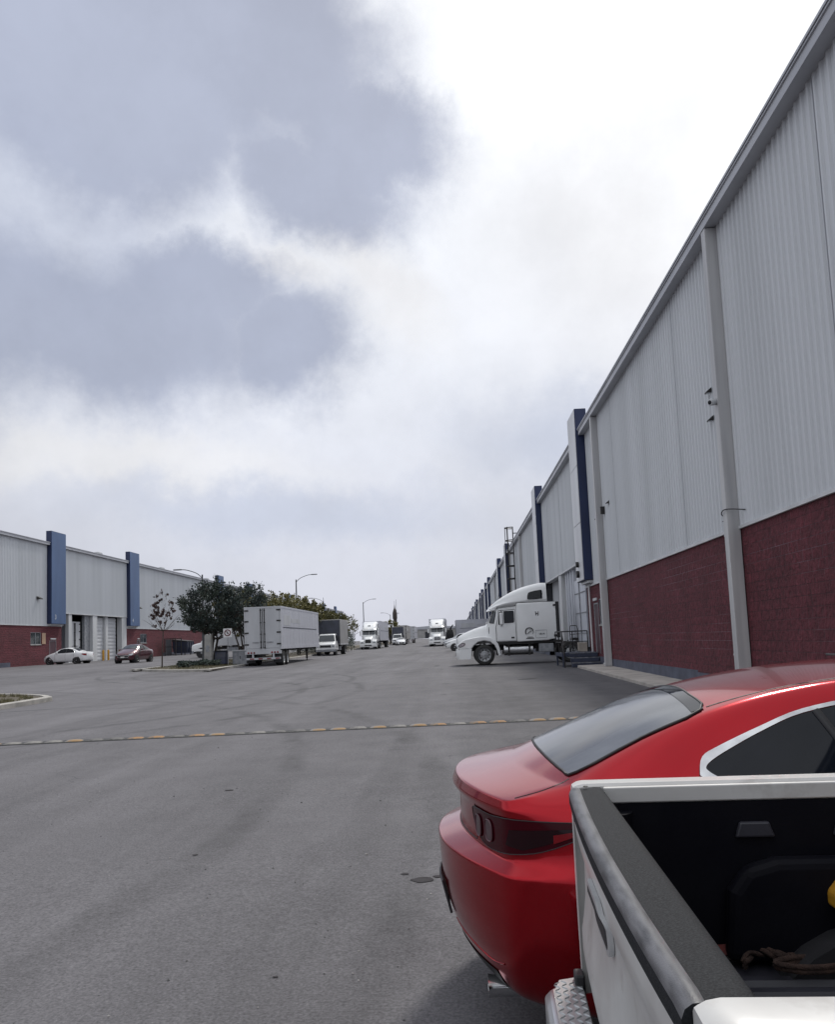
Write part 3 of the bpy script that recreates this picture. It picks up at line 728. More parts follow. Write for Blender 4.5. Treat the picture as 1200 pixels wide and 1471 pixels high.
# ------------------------------------------------------------------ white pickup (tail towards the road, bed in front of the camera)
satin_chrome = mat('satin_chrome', (.62, .63, .64), .38, .55, (.5, .51, .52), 12)
def pickup():
    # world-aligned local frame: origin on the ground below the outer face of the tailgate; +x towards the cab
    Y0, Y1 = 1.105, 2.62            # tailgate ends
    yc = (Y0 + Y1) / 2; X0 = .309; zt = 1.16
    t = thing('pickup_truck', 'white pickup truck with open black lined bed, worn tailgate cap and rope inside', 'pickup', (X0, yc, 0), -.041)
    hw = (Y1 - Y0) / 2              # half tailgate width
    # tailgate: curved outer sheet, profile in (x, z) swept along y
    prof = [(.012, 1.118), (-.002, 1.10), (-.008, 1.06), (-.004, 1.025), (.010, 1.00), (.014, .95), (.012, .86), (.004, .80), (-.004, .76), (-.004, .70), (.006, .66), (.02, .60), (.055, .585), (.07, .60), (.07, 1.118)]
    n = 26; rings = []
    for i in range(n + 1):
        v = -1 + 2*i/n; y = v * hw
        bulge = -.018 * (1 - v*v)
        e = max(0, abs(v) - .94) / .06
        rings.append([Vector((x + (bulge if x < .05 else 0) + (e*e*.012 if x < .05 else 0), y, z)) for x, z in prof])
    mb = MB(); mb.loft(rings); tg = mb.build('tailgate', pick_white, t, smooth=50)
    # plastic cap over its top edge, slightly crowned with a rolled outer shoulder
    cp = [(-.012, 1.105), (-.018, 1.110), (-.018, 1.138), (-.013, 1.150), (-.003, 1.157), (.008, 1.158), (.015, 1.1545), (.022, 1.1535), (.060, 1.158), (.076, 1.157), (.082, 1.150), (.082, 1.105), (.072, 1.105), (.072, 1.119), (.012, 1.119)]
    rings = []
    for i in range(41):
        v = -1 + 2*i/40; y = v*(hw - .004); e = max(0, abs(v) - .985) / .015
        rings.append([Vector((x + (-.018*(1-v*v) if x < .023 else 0), y, z - e*.004)) for x, z in cp])
    mb = MB(); mb.loft(rings); nq = len(cp)
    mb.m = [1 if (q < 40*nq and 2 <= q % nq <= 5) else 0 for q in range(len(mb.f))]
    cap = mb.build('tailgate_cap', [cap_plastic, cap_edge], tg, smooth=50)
    mb = MB()
    for v in (.95,):
        mb.lathe([(.007, 0), (.007, .002), (.004, .003), (.0001, .003)], 10, Matrix.Translation((.03, v*hw, 1.161)))
    mb.build('cap_rivet', black_metal, cap)
    # handle: bright bezel with recessed dark paddle
    B = Body(tg.data)
    hy, hz = .09, .99
    def rr(w, h, r, k=5):
        out = []
        for cx, cz, a0 in ((w-r, h-r, 0), (-w+r, h-r, 90), (-w+r, -h+r, 180), (w-r, -h+r, 270)):
            for q in range(k + 1):
                a = R(a0 + 90*q/k); out.append((hy + cx + r*math.cos(a), hz + cz + r*math.sin(a)))
        return out
    hb = MB(); o_, i_ = rr(.125, .058, .05), rr(.112, .047, .042)
    xo = lambda y, z: B.hit(('rear',), y, z)[0].x
    nn = len(o_)
    ring = lambda P, dx: [Vector((xo(y, z) + dx, y, z)) for y, z in P]
    hb.loft([ring(o_, -.001), ring(o_, -.012), ring(i_, -.0135), ring(i_, .001)], capa=False, capb=False)
    hb.build('handle_bezel', satin_chrome, tg, smooth=40)
    hb = MB(); c_ = [Vector((xo(hy, hz) - .002, hy, hz))]
    hb.loft([ring(i_, -.0125), ring(rr(.095, .034, .03), -.0165), ring(rr(.04, .012, .011), -.018)], capa=False)
    hb.build('handle_recess', black_plastic, tg)
    hb = MB(); hb.loft([ring(rr(.07, .010, .009), -.013), ring(rr(.06, .007, .006), -.021)], capa=False)
    hb.v = [(x, y, z + .026) for x, y, z in hb.v]
    hb.build('handle_paddle', satin_chrome, tg, smooth=40)
    # bed sides: outer panel, inner lined wall, rail; rear post with lamp
    Lb = 1.95
    for s in (-1, 1):
        yi = s * (hw - .005); yo = s * (hw + .105)
        P = [(yi, 1.155), (yi + s*.008, 1.163), (yi + s*.075, 1.163), (yo - s*.012, 1.152), (yo, 1.125), (yo + s*.012, 1.0), (yo + s*.02, .85), (yo + s*.012, .72), (yo - s*.01, .55), (yo - s*.04, .53), (yo - s*.04, 1.10), (yi, 1.10)]
        rings = []
        for x in [-.004, .001, .012, .03, .06, .3, .6, 1.0, 1.4, 1.7, Lb]:
            tt = max(0, (.03 - x) / .034)
            rings.append([Vector((x, y + (-s*.014*tt*tt if abs(y) > hw + .05 else s*.004*tt*tt), z - (.010*tt*tt if z > 1.11 else 0))) for y, z in P])
        mb = MB(); mb.loft(rings); mb.build('bed_side', pick_white, t, smooth=35)
        # lip of the rail inside, then liner wall
        mb = MB(); mb.prism([(yi - s*.001, 1.155), (yi - s*.012, 1.152), (yi - s*.012, 1.108), (yi - s*.001, 1.105)], .085, Lb, 'x')
        mb.build('rail_lip', pick_white, t, bevel=.003)
        mb = MB(); yl = yi - s*.006
        mb.box(.09, Lb, min(yl, yi + s*.04), max(yl, yi + s*.04), .66, 1.104)
        mb.build('liner_wall', liner_black, t)
        # moulded liner: vertical corner roll, wheel housing with rounded shoulders, pockets
        mb = MB()
        wh = [(.40, .66), (.42, .86), (.47, .925), (.56, .95), (1.13, .95), (1.22, .925), (1.27, .86), (1.29, .66)]
        mb.prism(wh, min(yl, yl - s*.07), max(yl, yl - s*.07), 'y')
        mb.build('wheel_housing', liner_black, t, bevel=.03, seg=3)
        for x in (.46, .74):
            mb = MB(); mb.prism([(x, 1.0), (x + .015, 1.045), (x + .10, 1.045), (x + .115, 1.0)], min(yl, yl - s*.018), max(yl, yl - s*.018), 'y')
            mb.build('tie_down_pocket', bed_floor_m, t, bevel=.006)
        mb = MB(); mb.tube([(.11, yl - s*.02, .68), (.11, yl - s*.02, 1.085)], .055, 10); mb.build('liner_corner', liner_black, t, smooth=50)
        # tail lamp on the rear post
        mb = MB(); yA = s*(hw + .10); yB = s*(hw + .128)
        mb.box(.05, .13, min(yA, yB), max(yA, yB), .80, 1.06)
        tl = mb.build('tail_light', lens_red, t, bevel=.008)
        mb = MB(); mb.box(.056, .124, min(yA, yB) - .003, max(yA, yB) + .003, .81, .87); mb.build('reverse_lens', lens_clear, tl, bevel=.004)
        for xw in (.84, 4.2):
            wheel_arch(t, xw, s*(hw + .118), .37, s); wheel(t, xw, s*(hw + .02), .37, .25, s)
    # floor with ribs, front wall
    mb = MB(); mb.box(.075, Lb, -hw, hw, .60, .645)
    for k in range(int(2*(hw - .1) / .075)):
        y = -hw + .12 + k*.075
        mb.prism([(y, .645), (y + .008, .66), (y + .036, .66), (y + .044, .645)], .10, Lb - .02, 'x')
    mb.build('bed_floor', bed_floor_m, t)
    mb = MB(); mb.box(Lb - .02, Lb + .05, -hw - .1, hw + .1, .6, 1.15); mb.build('bed_front_wall', liner_black, t, bevel=.008)
    # step bumper with tread plate
    bp = [(-.115, .40), (-.125, .42), (-.125, .545), (-.105, .565), (-.005, .565), (-.005, .40)]
    wb = hw + .085
    rings = []
    for i in range(21):
        v = -1 + 2*i/20; e = max(0, abs(v) - .88) / .12
        rings.append([Vector((x + (.06*e*e if x < -.06 else 0), v*wb, z)) for x, z in bp])
    mb = MB(); mb.loft(rings); bumper = mb.build('step_bumper', alu, t, smooth=40, bevel=.006)
    mb = MB()
    mb.prism([(-.075, -wb + .03), (-.01, -wb + .005), (-.01, wb - .005), (-.075, wb - .03), (-.098, wb - .12), (-.098, -wb + .12)], .566, .571, 'z')
    r2 = random.Random(3)
    for a in range(4):
        for b_ in range(72):
            y = -wb + .03 + b_*.0225 + (a % 2)*.0112; x = -.085 + a*.022
            if abs(y) > wb - .03: continue
            an = R(45 if (a + b_) % 2 else -45)
            M4 = Matrix.Translation((x, y, .571)) @ Matrix.Rotation(an, 4, 'Z')
            mb.add([M4 @ Vector(p) for p in ((-.013,0,0),(0,-.0035,0),(.013,0,0),(0,.0035,0),(-.007,0,.003),(.007,0,.003))], [(0,1,4),(1,5,4),(1,2,5),(2,3,5),(3,4,5),(3,0,4)])
    mb.build('tread_plate', galv, bumper)
    mb = MB(); mb.box(-.03, .0, hw + .01, hw + .07, .50, .60); mb.build('bumper_end_rubber', black_plastic, bumper, bevel=.006)
    mb = MB(); mb.box(-.17, 4.6, -.45, -.35, .38, .5); mb.box(-.17, 4.6, .35, .45, .38, .5); mb.build('chassis', black_metal, t)
    # cab and bonnet (outside the picture, same construction as the cars)
    st = [2.05, 2.2, 2.45, 2.8, 3.2, 3.5, 3.8, 4.2, 4.6, 4.95]
    rows = [([(2,.80),(4.6,.80),(4.95,.7)], [(2,.42),(4.95,.42)]), ([(2,.86),(4.6,.86),(4.95,.76)], [(2,.6),(4.95,.6)]),
            ([(2,.88),(4.6,.87),(4.95,.78)], [(2,.85),(4.95,.8)]), ([(2,.85),(3.6,.85),(4.6,.82),(4.95,.72)], [(2,1.16),(3.6,1.12),(4.95,1.0)]),
            ([(2,.66),(2.5,.62),(3.2,.62),(3.8,.74),(4.95,.66)], [(2,1.62),(2.2,1.72),(3.1,1.74),(3.3,1.66),(3.85,1.18),(4.95,1.04)])]
    me = car_cage(st, rows, [.02]*5, [.1, .12, .12, .1, .06], [(2,.03),(3,.04),(4.9,.03)], level=2, creases=[('rearrow', j, .8) for j in range(5)])
    me.materials.append(pick_white); cab = link('cab', me, t); CB = Body(me)
    for s in (1, -1):
        CB.patch([(2.2, 1.2), (2.25, 1.62), (3.2, 1.64), (3.62, 1.2)], ('side', s), 'side_window', glass_dark, cab, res=.12, rim=black_plastic)
    CB.patch([(-.55, 1.2), (.55, 1.2), (.5, 1.6), (-.5, 1.6)], ('rear',), 'rear_window', glass_dark, cab, res=.12, rim=black_plastic, rim_r=.01)
    CB.patch([(3.3, -.5), (3.3, .5), (3.78, .62), (3.78, -.62)], ('top',), 'windscreen', glass_wind, cab, res=.12, rim=black_plastic, rim_r=.01)
    CB.patch([(-.5, .7), (.5, .7), (.55, .95), (-.55, .95)], ('front',), 'grille', black_plastic, cab, res=.12, rim=chrome, rim_r=.015)
    # things in the bed
    wx = lambda x, y, z: (X0 + x, yc + y, z)
    r = random.Random(5)
    pts = []
    for k in range(34):
        u = k/33; pts.append(wx(.46 + u*1.05, hw - .13 + .035*math.sin(u*19) + .02*math.sin(u*47), .675 + .02*abs(math.sin(u*23))))
    mb = MB()
    sp = catmull(pts, 4)
    for ph in (0, 2.1, 4.2):
        mb.tube([p + Vector((0, math.cos(i*.55 + ph)*.011, math.sin(i*.55 + ph)*.008)) for i, p in enumerate(sp)], .0075, 6)
    for (cx, cy) in ((.95, hw - .22), (.62, hw - .2)):
        ring = [Vector(wx(cx + .09*math.cos(a*.35)*(1+.1*math.sin(a)), cy + .045*math.sin(a*.35), .672 + .012*a/18 + .012)) for a in range(38)]
        mb.tube(ring, .008, 6)
    tag(mb.build('rope', rope_brown, smooth=60), 'frayed brown rope lying along the far side of the pickup bed floor', 'rope')
    mb = MB()
    base = catmull([wx(.30, hw - .06, .69), wx(.55, hw - .045, .70), wx(.8, hw - .07, .705), wx(1.1, hw - .05, .69), wx(1.5, hw - .06, .69)], 8)
    mb.loft([[p + Vector((0, 0, .006)), p + Vector((0, -.004, .006)), p + Vector((0, -.018, -.018)), p + Vector((0, -.014, -.022))] for p in base])
    tag(mb.build('cargo_strap', rope_red), 'flat dull red strap against the far wall of the pickup bed', 'strap')
    bx = thing('toolbox', 'black toolbox with yellow lid by the far wall of the pickup bed', 'toolbox', wx(.735, hw - .20, .662))
    mb = MB(); mb.loft([[Vector((x*a, y*a, z)) for x, y in ((-.0, -.10), (.42, -.10), (.42, .10), (-.0, .10))] for z, a in ((0, .95), (.16, 1))]); mb.build('case', liner_black, bx, bevel=.01)
    mb = MB(); mb.loft([[Vector((x, y*a, z)) for x, y in ((-.02 + d, -.11), (.44 - d, -.11), (.44 - d, .11), (-.02 + d, .11))] for z, a, d in ((.16, 1, 0), (.20, 1, .0), (.235, .85, .03))]); mb.build('lid', yellow_paint, bx, bevel=.008)
    mb = MB(); mb.tube([(.12, 0, .232), (.13, 0, .27), (.29, 0, .27), (.30, 0, .232)], .010, 6); mb.build('handle', black_plastic, bx, smooth=50)
    return t
pickup()
# ------------------------------------------------------------------ ground
def ground():
    xs = [-900, -400, -200, -120, -80, -60, -50, -45, -40, -38, -36, -33, -30, -28] + [-26 + i for i in range(15)] + [-9, -6, -3, 0, 2, 4, 6, 8, 12, 20, 40, 80, 160, 400, 900]
    ys = [-300, -80, -20, 0, 5, 10, 20, 35, 50, 75, 100, 150, 200, 300, 420, 700, 1200, 2500]
    vs = [(x, y, gz(x, y)) for y in ys for x in xs]; n = len(xs)
    fs = [(j*n+i, j*n+i+1, (j+1)*n+i+1, (j+1)*n+i) for j in range(len(ys)-1) for i in range(n-1)]
    me = bpy.data.meshes.new('road'); me.from_pydata(vs, [], fs); me.materials.append(asphalt); me.shade_smooth()
    struct(link('road', me))
ground()

def strip_on_ground(mb, pts, w, lift, mi=None, t=0.0):
    """flat ribbon following the ground"""
    P = [Vector((p[0], p[1], 0)) for p in pts]; vs = []
    for i, p in enumerate(P):
        a = P[max(0, i-1)]; b = P[min(len(P)-1, i+1)]; d = (b - a).normalized(); nrm = Vector((-d.y, d.x, 0))
        for s in (-.5, .5):
            q = p + nrm*w*s; vs.append((q.x, q.y, gz(q.x, q.y) + lift))
    mb.add(vs, [(2*i, 2*i+1, 2*i+3, 2*i+2) for i in range(len(P)-1)], mi)

# pavement along the right-hand wall with a real kerb step
def sidewalk():
    mb = MB()
    ys = [-6 + 1.5*i for i in range(29)]
    rings = []
    for y in ys:
        z = gz(0, y); e = 5.12 + .03*noise.noise(Vector((y*.7, 3, 0)))
        rings.append([Vector((e, y, z - .1)), Vector((e, y, z + .085)), Vector((e + .03, y, z + .10)), Vector((6.25, y, z + .115)), Vector((6.25, y, z - .1))])
    mb.loft(rings); struct(mb.build('sidewalk', walk_concrete, smooth=30))
sidewalk()

def island(name, outline, grass=True):
    """planting island: kerb ring and soil; outline counter-clockwise (x, y)"""
    P = catmull([(x, y, 0) for x, y in outline], 6, True); n = len(P)
    c = sum(P, Vector()) / n
    def inset(d):
        out = []
        for i, p in enumerate(P):
            t = (P[(i+1) % n] - P[i-1]).normalized(); out.append(p + Vector((-t.y, t.x, 0)) * d)
        return out
    r0, r1, r2 = P, inset(.03), inset(.22)
    mb = MB(); rings = []
    Z = lambda p, h: Vector((p.x, p.y, gz(p.x, p.y) + h))
    vs = [Z(p, -.1) for p in r0] + [Z(p, .13) for p in r0] + [Z(p, .15) for p in r1] + [Z(p, .15) for p in r2] + [Z(p, .05) for p in r2]
    fs = []
    for k in range(4):
        for i in range(n):
            j = (i+1) % n; fs.append((k*n+i, k*n+j, (k+1)*n+j, (k+1)*n+i))
    mb.add(vs, fs); struct(mb.build(name + '_kerb', kerb_conc, smooth=30))
    mb = MB(); ctr = len(r2)
    # soil sheet: strips between the two long sides
    half = n // 2
    for i in range(half):
        a, b = r2[i], r2[(i+1) % n]; c2, d = r2[(n-1-i)], r2[(n-2-i) % n]
        o = []
        for q in (a, b, d, c2): o.append(Z(q, .11))
        mb.add(o, [(0, 1, 2, 3)])
    struct(mb.build(name + '_soil', soil))
    return P
def median(y0, y1, xl, xr):
    r = (xr - xl) / 2; cx = (xl + xr) / 2
    pts = [(cx - r*math.cos(PI*i/8)*1.0, y0 + r*.8 - r*.8*math.sin(PI*i/8)) for i in range(9)]
    ysn = [y0 + r*.8 + (y1 - y0 - 1.6*r)*i/10 for i in range(1, 10)]
    pts += [(xr, y) for y in ysn] + [(cx + r*math.cos(PI*i/8), y1 - r*.8 + r*.8*math.sin(PI*i/8)) for i in range(9)] + [(xl, y) for y in reversed(ysn)]
    return pts
island('median', median(-30, 28.9, -19.5, -13.25))
island('median', median(48.8, 262, -19.2, -14.75))

def grass_patch(name, x0, x1, y0, y1, n, h, seed, m, blades=3, ok=lambda x, y: True):
    r = random.Random(seed); mb = MB(); k = 0
    while k < n:
        x, y = r.uniform(x0, x1), r.uniform(y0, y1)
        if noise.noise(Vector((x*.7, y*.7, seed))) < -.15 or not ok(x, y): k += 1; continue
        z = gz(x, y) + .1
        for b in range(blades):
            a = r.uniform(0, 2*PI); hh = h*r.uniform(.5, 1.2); w = .008 + .01*r.random(); lean = r.uniform(.1, .6)*hh
            u = Vector((math.cos(a), math.sin(a), 0)); v = Vector((-u.y, u.x, 0)); p = Vector((x, y, z)) + u*r.uniform(0, .05)
            mb.add([p - v*w, p + v*w, p + u*lean + Vector((0, 0, hh))], [(0, 1, 2)])
        k += 1
    o = mb.build(name, m); struct(o, 'stuff'); return o
grass_patch('grass', -19.2, -13.5, 12, 28.6, 9000, .12, 2, leaf_grass, ok=lambda x, y: ((x+16.4)/2.85)**2 + (max(0, y-25.6)/2.9)**2 < 1)
grass_patch('grass', -18.9, -15.0, 49.3, 75, 3500, .10, 4, leaf_grass, ok=lambda x, y: ((x+17)/2.0)**2 + (max(0, 51-y)/1.8)**2 < 1)

def road_bits():
    oil = mat('oil_stain_dark', (.050, .047, .049), .95, 0, (.066, .063, .066), 12, spec=.05)
    mb = MB(); rs = random.Random(9)
    for (cx, cy, r) in ((-.29, 5.75, .055), (-.19, 5.82, .025), (-.42, 5.9, .02), (-2.6, 9.4, .035), (2.4, 29, .2), (-.95, 4.2, .010), (-2.1, 6.6, .016)):
        P = [(cx + r*1.5*math.cos(a)*(1 + .35*noise.noise(Vector((math.cos(a)*1.5, math.sin(a)*1.5, cx)))), cy + r*math.sin(a)*(1 + .35*noise.noise(Vector((math.cos(a)*1.5, math.sin(a)*1.5, cy))))) for a in [2*PI*q/20 for q in range(20)]]
        mb.add([(x, y, gz(x, y) + .004) for x, y in P], [tuple(range(20))])
    struct(mb.build('oil_stain', oil), 'stuff')
    grit = mat('pale_grit', (.34, .33, .32), .9, 0, (.10, .10, .10), 3, lo=.45, hi=.55)
    mb = MB()
    for i in range(900):
        x = rs.uniform(-7, 2); y = 2.6 + 14*rs.random()**1.6
        if x > -.2 and 2.9 < y < 5: continue
        r = rs.uniform(.003, .008) * (1.8 if rs.random() < .04 else 1); z = gz(x, y) + r*.3
        vs = [(x + r*rs.uniform(.6, 1.4)*a, y + r*rs.uniform(.6, 1.4)*b, z + r*rs.uniform(.5, 1)*c) for a, b, c in ((1, 0, 0), (-1, 0, 0), (0, 1, 0), (0, -1, 0), (0, 0, 1), (0, 0, -1))]
        mb.add(vs, [(0, 2, 4), (2, 1, 4), (1, 3, 4), (3, 0, 4), (2, 0, 5), (1, 2, 5), (3, 1, 5), (0, 3, 5)])
    struct(mb.build('gravel', grit), 'stuff')
road_bits()

# ------------------------------------------------------------------ speed bump: a line of worn domed blocks
def speed_bump():
    t = thing('speed_bump', 'low worn speed bump of yellow and pale blocks across the road', 'speed bump', (-3, 15.2, gz(0, 15.2)))
    pale = mat('worn_pale_rubber', (.24, .23, .215), .8, 0, (.11, .107, .105), 7, lo=.38, hi=.62)
    orange = mat('worn_yellow_rubber', (.33, .185, .08), .8, 0, (.14, .125, .11), 9, lo=.42, hi=.60)
    mixed = mat('half_worn_yellow_rubber', (.30, .19, .09), .8, 0, (.20, .19, .18), 6, lo=.45, hi=.55)
    grimy = mat('grimy_rubber', (.15, .145, .14), .8, 0, (.07, .069, .068), 8, lo=.4, hi=.6)
    def seg(m):
        mb = MB(); rings = []
        for i in range(7):
            u = -1 + i/3; k = math.sqrt(max(0, 1 - abs(u)**3)) * .036 + .004
            rings.append([Vector((u*.165, math.cos(a)*.12*(.8+.2*(1-abs(u)**4)), math.sin(a)*k - .004)) for a in [PI*q/8 for q in range(9)]])
        mb.loft(rings); return mb.mesh('segment', m)
    A, B, B2, A2 = seg(pale), seg(orange), seg(mixed), seg(grimy); r = random.Random(6)
    d = mat('bump_base', (.05, .05, .05), .9)
    p0, p1 = Vector((-12, 14.57)), Vector((2.15, 15.585)); L = (p1 - p0).length; n = int(L / .352); an = math.atan2(p1.y - p0.y, p1.x - p0.x)
    mb = MB(); rings = []
    for i in range(n):
        p = p0.lerp(p1, i/(n-1)); me = r.choice((A, A, B, B2, A2))
        o = bpy.data.objects.new('segment', me); COL.objects.link(o); o.parent = t
        o.location = (p.x + 3, p.y - 15.2, gz(p.x, p.y) - t.location.z + r.uniform(-.004, .004)); o.rotation_euler = (0, 0, an + r.uniform(-.04, .04))
        me.shade_smooth()
    q0, q1 = p0, p1
    mb.box(-L/2 - .1, L/2 + .1, -.17, .17, -.02, .008, M=Matrix.Translation(((p0.x+p1.x)/2 + 3, (p0.y+p1.y)/2 - 15.2, .0)) @ Matrix.Rotation(an, 4, 'Z'))
    mb.build('base_strip', d, t)
speed_bump()

# ------------------------------------------------------------------ warehouses
def ribbed(mb, x, s, y0, y1, z0, z1, pitch=.25, depth=.038, mi=None):
    """ribbed sheet facing s (-1: towards -x)"""
    n = max(1, int(round((y1 - y0) / pitch))); p = (y1 - y0) / n; vs = []
    for i in range(n):
        for u, d in ((0, 0), (.60, 0), (.69, depth), (.91, depth)):
            vs.append((x + s*d, y0 + (i + u)*p))
    vs.append((x, y1))
    m = len(vs)
    V = [(a, b, z0) for a, b in vs] + [(a, b, z1) for a, b in vs]
    mb.add(V, [(i, i+1, m+i+1, m+i) for i in range(m-1)], mi)

def warehouse(name, label, X, s, ya, yb, brick_top, eave, pylons, pw, ptop, pbot, docks, posts, white_face, opening, num=None, windows=(), doors=()):
    """s: direction the street face looks (-1 -> -x). docks: list of (y0, y1) openings of height opening."""
    gzx = lambda y: gz(X, y)
    t = thing(name, label, 'warehouse', (X, (ya+yb)/2, gzx((ya+yb)/2)))
    W = dict(parent=t, world=True)
    cuts = sorted(docks)
    spans = []; y = ya
    for a, b in cuts: spans.append((y, a)); y = b
    spans.append((y, yb)); spans = [q for q in spans if q[1] - q[0] > .05]
    face = X
    # block wall below, with openings left for windows and doors
    mb = MB(); pl = MB(); fl = MB()
    for a, b in spans:
        holes = sorted([w for w in list(windows) + list(doors) if a <= w[0] and w[1] <= b])
        y = a
        for (h0, h1, z0, z1) in holes:
            mb.box(min(face, face - s*.3), max(face, face - s*.3), y, h0, -.5 + gzx(a), brick_top)
            mb.box(min(face, face - s*.3), max(face, face - s*.3), h0, h1, z1, brick_top)
            if z0 > gzx(a) + .1: mb.box(min(face, face - s*.3), max(face, face - s*.3), h0, h1, -.5 + gzx(a), z0)
            y = h1
        mb.box(min(face, face - s*.3), max(face, face - s*.3), y, b, -.5 + gzx(a), brick_top)
        q = a; pl = MB()
        while q < b - .01:
            e = min(b, q + 12)
            if not any(d[0] < e and d[1] > q and d[2] < gzx(q) + .4 for d in doors):
                pl.box(min(face + s*.012, face - s*.1), max(face + s*.012, face - s*.1), q, e, -.4 + gzx(q), gzx((q+e)/2) + .42)
            q = e
        if pl.v: pl.build('plinth', plinth_blue, **W)
        fl.box(min(face + s*.06, face - s*.05), max(face + s*.06, face - s*.05), a, b, brick_top - .03, brick_top + .035)
    mb.build('block_wall', block_maroon, **W)
    # ribbed cladding above, drip flashing at its foot
    cl = MB()
    for a, b in spans: ribbed(cl, face, s, a, b, brick_top + .035, eave)
    for a, b in cuts: ribbed(cl, face, s, a, b, opening + .06, eave); fl.box(min(face + s*.06, face - s*.3), max(face + s*.06, face - s*.3), a, b, opening - .02, opening + .06)
    cl.build('wall_cladding', cladding, **W)
    rl = random.Random(int(abs(X)*10)); y = ya + 2
    while y < min(yb, 90):
        if not any(p - .2 < y < p + pw + .2 for p in pylons):
            zlo = opening + .1 if any(a - .1 < y < b + .1 for a, b in cuts) else brick_top + .06
            mb = MB(); mb.box(min(face + s*.036, face), max(face + s*.036, face), y, y + .006, zlo, eave - .02); mb.build('sheet_lap', gutter_grey, **W)
        y += rl.choice((6.0, 9.0, 7.0)) * (1 if y < 60 else 2)
    fl.build('flashing', trim_white, **W)
    # gutter, roof edge and the low roof behind
    g = MB(); pe = [ya] + [v for p in pylons for v in (p, p + pw)] + [yb]
    rf = MB()
    for i in range(0, len(pe), 2):
        a, b = pe[i], pe[i+1]
        if b - a < .1: continue
        x0, x1 = face + s*.30, face - s*.05
        g.prism([(x1, eave), (x0, eave - .02), (x0, eave + .17), (x0 + s*.03, eave + .17), (x0 + s*.03, eave + .20), (x1, eave + .20)], a, b, 'y')
        rf.prism([(x0 + s*.05, eave + .215), (x0 + s*.05, eave + .265), (x1 - s*.2, eave + .28), (x1 - s*.2, eave + .215)], a, b, 'y')
    g.build('gutter', gutter_grey, **W)
    rf.build('roof_edge', gutter_grey, **W)
    rb = MB(); D = -s*34
    rb.add([(face, ya, eave + .1), (face + D/2, ya, eave + 1.6), (face + D, ya, eave + .1), (face, yb, eave + .1), (face + D/2, yb, eave + 1.6), (face + D, yb, eave + .1),
            (face, ya, -.5), (face + D, ya, -.5), (face, yb, -.5), (face + D, yb, -.5)],
           [(0, 1, 4, 3), (1, 2, 5, 4), (6, 0, 1, 2, 7), (8, 3, 4, 5, 9), (2, 7, 9, 5)])
    rb.build('roof', gutter_grey, **W)
    # pylons
    for i, p in enumerate(pylons):
        far = abs(p) > 130
        mb = MB(); xa, xb = face + s*.42, face - s*.1
        mb.box(min(xa, xb), max(xa, xb), p, p + pw, pbot + gzx(p), ptop + gzx(p)*.0)
        po = mb.build('pylon', [navy_paint], bevel=.02, **W)
        mb = MB(); zt, zb = ptop, pbot + gzx(p)
        k = 3 if white_face else 1
        for q in range(k):
            z0 = zb + .02 + (zt - zb - .04)*q/k; z1 = zb + .02 + (zt - zb - .04)*(q+1)/k - .02
            mb.box(min(xa, xa + s*.03), max(xa, xa + s*.03), p + .02, p + pw - .02, z0, z1)
        mb.build('pylon_face', pylon_white if white_face else navy_face, po, world=True, bevel=.008)
        if num and i < len(num):
            Mx = Matrix.Translation((xa + s*.05, p + .75, zb + .62)) @ Matrix.Rotation(PI/2, 4, 'Z') @ Matrix.Rotation(PI/2, 4, 'X')
            lettering(num[i], .62, Mx, letter_white, po, world=True)
        mb = MB(); mb.box(min(face + s*.25, face), max(face + s*.25, face), p + .1, p + pw - .1, zb - .12, zb - .01); mb.build('pylon_soffit', trim_white, po, world=True)
    # column covers with a downpipe beside them
    for y in posts:
        zb = gzx(y) + .12; zt = eave - .03
        mb = MB(); mb.box(min(face + s*.02, face + s*.29), max(face + s*.02, face + s*.29), y - .13, y + .13, zb, zt)
        mb.build('column_cover', post_grey, bevel=.012, **W)
        mb = MB(); mb.tube([(face + s*.12, y + .38, zt), (face + s*.12, y + .38, zb + .22), (face + s*.16, y + .36, zb + .12), (face + s*.26, y + .33, zb + .05)], .062, 8)
        for z in (1.0, 3.6, 6.2, 8.8):
            mb.box(min(face + s*.02, face + s*.19), max(face + s*.02, face + s*.19), y + .305, y + .455, z, z + .04)
        mb.build('downpipe', trim_white, smooth=50, **W)
    for (h0, h1, z0, z1) in windows:
        mb = MB(); xi = face - s*.10
        f = .06
        for bx in ((h0, h1, z0, z0+f), (h0, h1, z1-f, z1), (h0, h0+f, z0+f, z1-f), (h1-f, h1, z0+f, z1-f)):
            mb.box(min(xi, xi + s*.08), max(xi, xi + s*.08), *bx)
        nb = max(1, int((h1-h0)/.75))
        for q in range(1, nb):
            yy = h0 + (h1-h0)*q/nb; mb.box(min(xi, xi + s*.07), max(xi, xi + s*.07), yy-.025, yy+.025, z0+f, z1-f)
        wo = mb.build('window', steel_grey, **W)
        mb = MB(); mb.box(min(xi + s*.01, xi + s*.03), max(xi + s*.01, xi + s*.03), h0+f, h1-f, z0+f, z1-f); mb.build('pane', glass_wind, wo, world=True)
        mb = MB(); mb.box(min(face + s*.05, face - s*.1), max(face + s*.05, face - s*.1), h0 - .05, h1 + .05, z0 - .07, z0); mb.build('sill', concrete, wo, world=True, bevel=.008)
